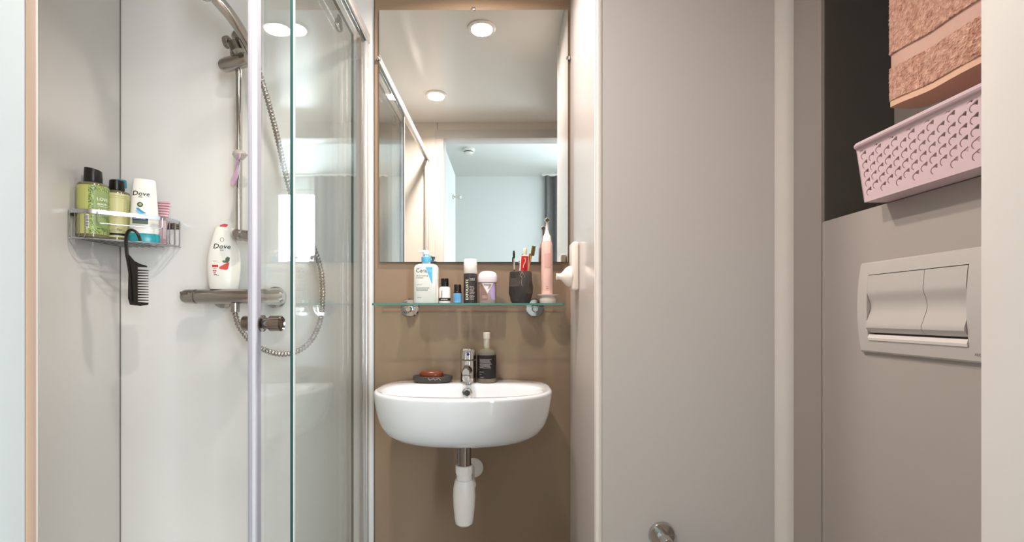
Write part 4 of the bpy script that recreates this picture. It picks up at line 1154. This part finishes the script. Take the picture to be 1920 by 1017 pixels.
# ================================================================== BASKET
BXf = 0.636   # bottom front x
bk = thing('storage_basket', 'pink woven-look plastic basket on the ledge above the flush plate', 'basket', (BXf, 0.870, LEDGE+0.0006))
PINK = mat('dusty_pink_plastic', '#d0b6bb', 0.42, var=0.02)
BL_, BD, BH, TP = 0.30, 0.165, 0.103, 0.009    # length (towards the door), depth, height, taper
def bface(kind, s, h):
    """s along the face in metres at mid height (0..length), h height; returns point on that face"""
    k = h/BH
    e = TP*k
    if kind == 'front': L0 = BL_; f = s/L0; return Vector((-e, e-(BL_+2*e)*f, h))
    if kind == 'back': f = s/BL_; return Vector((BD+e*0.2, e-(BL_+2*e)*f, h))
    if kind == 'far': f = s/BD; return Vector((-e+(BD+1.2*e)*f, e, h))
    if kind == 'near': f = s/BD; return Vector((-e+(BD+1.2*e)*f, -BL_-e, h))
def knit(kind, L, nrm, mirror=False):
    cu = bpy.data.curves.new('k', 'CURVE'); cu.dimensions = '2D'; cu.fill_mode = 'BOTH'; cu.extrude = 0.0
    def spl(pts):
        s_ = cu.splines.new('POLY'); s_.points.add(len(pts)-1)
        for q_, p_ in zip(s_.points, pts): q_.co = (p_[0], p_[1], 0, 1)
        s_.use_cyclic_u = True
    # outer outline with many points so that it maps well
    spl([(L*i/20, 0.0) for i in range(21)]+[(L*(20-i)/20, BH-0.006) for i in range(21)])
    cw = 0.0160; ch_ = 0.0160
    nx = int((L-0.010)/cw); x0_ = (L-nx*cw)/2
    for i in range(nx):
        cxx = x0_+(i+0.5)*cw
        for j in range(6):
            z = 0.0150+j*ch_+(ch_*0.5 if i % 2 else 0)
            if z > BH-0.020: continue
            r0 = 0.0058; r1 = 0.0046
            pts = []
            for a in range(255, 89, -22): pts.append((cxx+r0*cos(radians(a)), z+r0*sin(radians(a))))
            pts += [(cxx+0.0050, z+0.0088), (cxx+0.0072, z+0.0082), (cxx+0.0060, z+0.0018), (cxx+0.0032, z+0.0036)]
            for a in range(100, 250, 24): pts.append((cxx+0.0006+r1*cos(radians(a)), z-0.0002+r1*sin(radians(a))))
            spl(pts)
        if i % 2 == 0:
            z = BH-0.0125
            spl([(cxx-0.0085, z-0.0035), (cxx-0.004, z+0.0012), (cxx+0.004, z+0.0030), (cxx+0.0085, z+0.0030), (cxx+0.005, z-0.0010), (cxx+0.0015, z-0.0002), (cxx-0.0015, z-0.0030), (cxx-0.004, z-0.0012)])
    ob = bpy.data.objects.new('k', cu); COL.objects.link(ob)
    dg = bpy.context.evaluated_depsgraph_get()
    me = bpy.data.meshes.new_from_object(ob.evaluated_get(dg))
    bpy.data.objects.remove(ob); bpy.data.curves.remove(cu)
    for v in me.vertices: v.co = bface(kind, v.co.x, v.co.y)
    t = bmesh.new(); t.from_mesh(me); bpy.data.meshes.remove(me)
    bmesh.ops.remove_doubles(t, verts=t.verts[:], dist=1e-6)
    r_ = bmesh.ops.extrude_face_region(t, geom=t.faces[:])
    for v in r_['geom']:
        if isinstance(v, bmesh.types.BMVert): v.co += Vector(nrm)*0.0022
    m_ = MB(); m_.join(t)
    return m_
knit('front', BL_, (1, 0, 0)).done('front_lattice', PINK, bk, smooth=20)
knit('far', BD, (0, -1, 0)).done('end_lattice', PINK, bk, smooth=20)
knit('back', BL_, (-1, 0, 0)).done('back_lattice', PINK, bk, smooth=20)
knit('near', BD, (0, 1, 0)).done('end_lattice', PINK, bk, smooth=20)
MB().b6(0.001, BD, -BL_, 0, 0, 0.003, bevel=0.001).done('base', PINK, bk)
e = TP
rim = rr(-e-0.003, BD+e*0.2+0.003, -BL_-e-0.003, e+0.003, 0.016, 0, 6)
MB().tube([v+Vector((0, 0, BH-0.003)) for v in rim], 0.0048, 10, closed=True).done('rim', PINK, bk)
sk = [rr(-e-0.001, BD+e*0.2+0.001, -BL_-e-0.001, e+0.001, 0.014, BH-0.003, 6), rr(-e+0.0015, BD+e*0.2-0.001, -BL_-e+0.001, e-0.001, 0.014, BH-0.013, 6)]
MB().rings(sk, False, False).done('rim_skirt', PINK, bk)

# ================================================================== TOWEL
TWX = 0.720
def tz(ratio): return H+ratio*TWX
y_far, y_near = 0.911, 0.56
tb = thing('towel_bar', 'chrome bar high in the niche that the terry towel hangs from', 'towel bar', (TWX+0.02, 0.72, H+0.82))
MB().tube([(0, -0.24, 0), (0, 0.26, 0)], 0.008, 16).done('bar', M['chrome'], tb)
for yy in (-0.22, 0.24):
    MB().tube([(0.0, yy, 0), (NX-TWX-0.021, yy, 0)], 0.007, 12).done('bracket', M['chrome'], tb)
tw = thing('bath_towel', 'folded terracotta terry towel with a smooth woven band, hanging in the niche', 'towel', (TWX, y_far, H+0.38))
hb_ = H+0.38
TERRY = bpy.data.materials.new('terry'); TERRY.use_nodes = True
nt = TERRY.node_tree; bs_ = nt.nodes['Principled BSDF']
tc = nt.nodes.new('ShaderNodeTexCoord'); vz = nt.nodes.new('ShaderNodeTexVoronoi'); vz.inputs['Scale'].default_value = 260
nz = nt.nodes.new('ShaderNodeTexNoise'); nz.inputs['Scale'].default_value = 130; nz.inputs['Detail'].default_value = 5
rp = nt.nodes.new('ShaderNodeValToRGB'); rp.color_ramp.elements[0].color = srgb('#a86c52'); rp.color_ramp.elements[1].color = srgb('#e6b49c')
rp.color_ramp.elements[0].position = 0.3; rp.color_ramp.elements[1].position = 0.7
bp = nt.nodes.new('ShaderNodeBump'); bp.inputs['Strength'].default_value = 0.9; bp.inputs['Distance'].default_value = 0.003
ad = nt.nodes.new('ShaderNodeMath'); ad.operation = 'ADD'
nt.links.new(tc.outputs['Object'], vz.inputs['Vector']); nt.links.new(tc.outputs['Object'], nz.inputs['Vector'])
nt.links.new(nz.outputs['Fac'], rp.inputs['Fac']); nt.links.new(rp.outputs['Color'], bs_.inputs['Base Color'])
nt.links.new(vz.outputs['Distance'], ad.inputs[0]); nt.links.new(nz.outputs['Fac'], ad.inputs[1])
nt.links.new(ad.outputs[0], bp.inputs['Height']); nt.links.new(bp.outputs['Normal'], bs_.inputs['Normal'])
bs_.inputs['Roughness'].default_value = 0.95; bs_.inputs['Sheen Weight'].default_value = 0.4
import mathutils.noise as mn
def tsheet(zlo, zhi, bulk, nz_, rough, ny=90):
    """closed slab: front face, far rounded edge, back face; y local 0..-0.35"""
    b = MB(); rows = []
    Ln = y_far-y_near
    for j in range(nz_+1):
        z = zlo+(zhi-zlo)*j/nz_
        ring = []
        th = 0.016
        for i in range(ny+1):
            y = -Ln*(1-i/ny)
            xw = 0.003*sin(y*26+1)+0.002*sin(y*55)
            ring.append((-th/2-bulk+xw, y))
        for k in range(1, 8):
            a = -pi/2+pi*k/8
            hw = (th/2+bulk+0.055+bulk*0.5)/2; mid = (0.055+bulk*0.5-th/2-bulk)/2
            ring.append((mid+sin(a)*hw+0.003*sin(1), 0+cos(a)*(th/2+bulk)*0.9))
        for i in range(ny+1):
            y = -Ln*i/ny
            ring.append((0.055+bulk*0.5+0.003*sin(y*26+1), y))
        pts = []
        for (x, y) in ring:
            zz_ = z+0.0045*sin(y*20+0.6)+0.003*sin(y*9)
            p = Vector((x, y, zz_))
            if rough:
                p.x += rough*mn.noise(Vector((x*300, y*420, zz_*420)))
                p.y += rough*0.6*mn.noise(Vector((x*300+9, y*420, zz_*420)))
            pts.append(p)
        rows.append(pts)
    b.rings(rows, True, True)
    return b
tsheet(0.011, 0.070, 0.0025, 40, 0.0016, 180).done('lower_terry', TERRY, tw, smooth=80)
tsheet(0.068, 0.098, -0.001, 6, 0, 60).done('woven_band', mat('woven_band', '#cfa797', 0.6, var=0.04, scale=80, bump=0.3, bscale=500), tw, smooth=80, label='smooth paler woven band')
tsheet(0.096, 0.425, 0.0025, 150, 0.0016, 150).done('upper_terry', TERRY, tw, smooth=80)
tsheet(0.0, 0.0125, 0.0005, 4, 0.0002, 60).done('hem', mat('towel_hem', '#e2b79c', 0.7, var=0.05, scale=60, bump=0.3, bscale=400), tw, smooth=80, label='pale stitched hem')
# part that folds over the bar
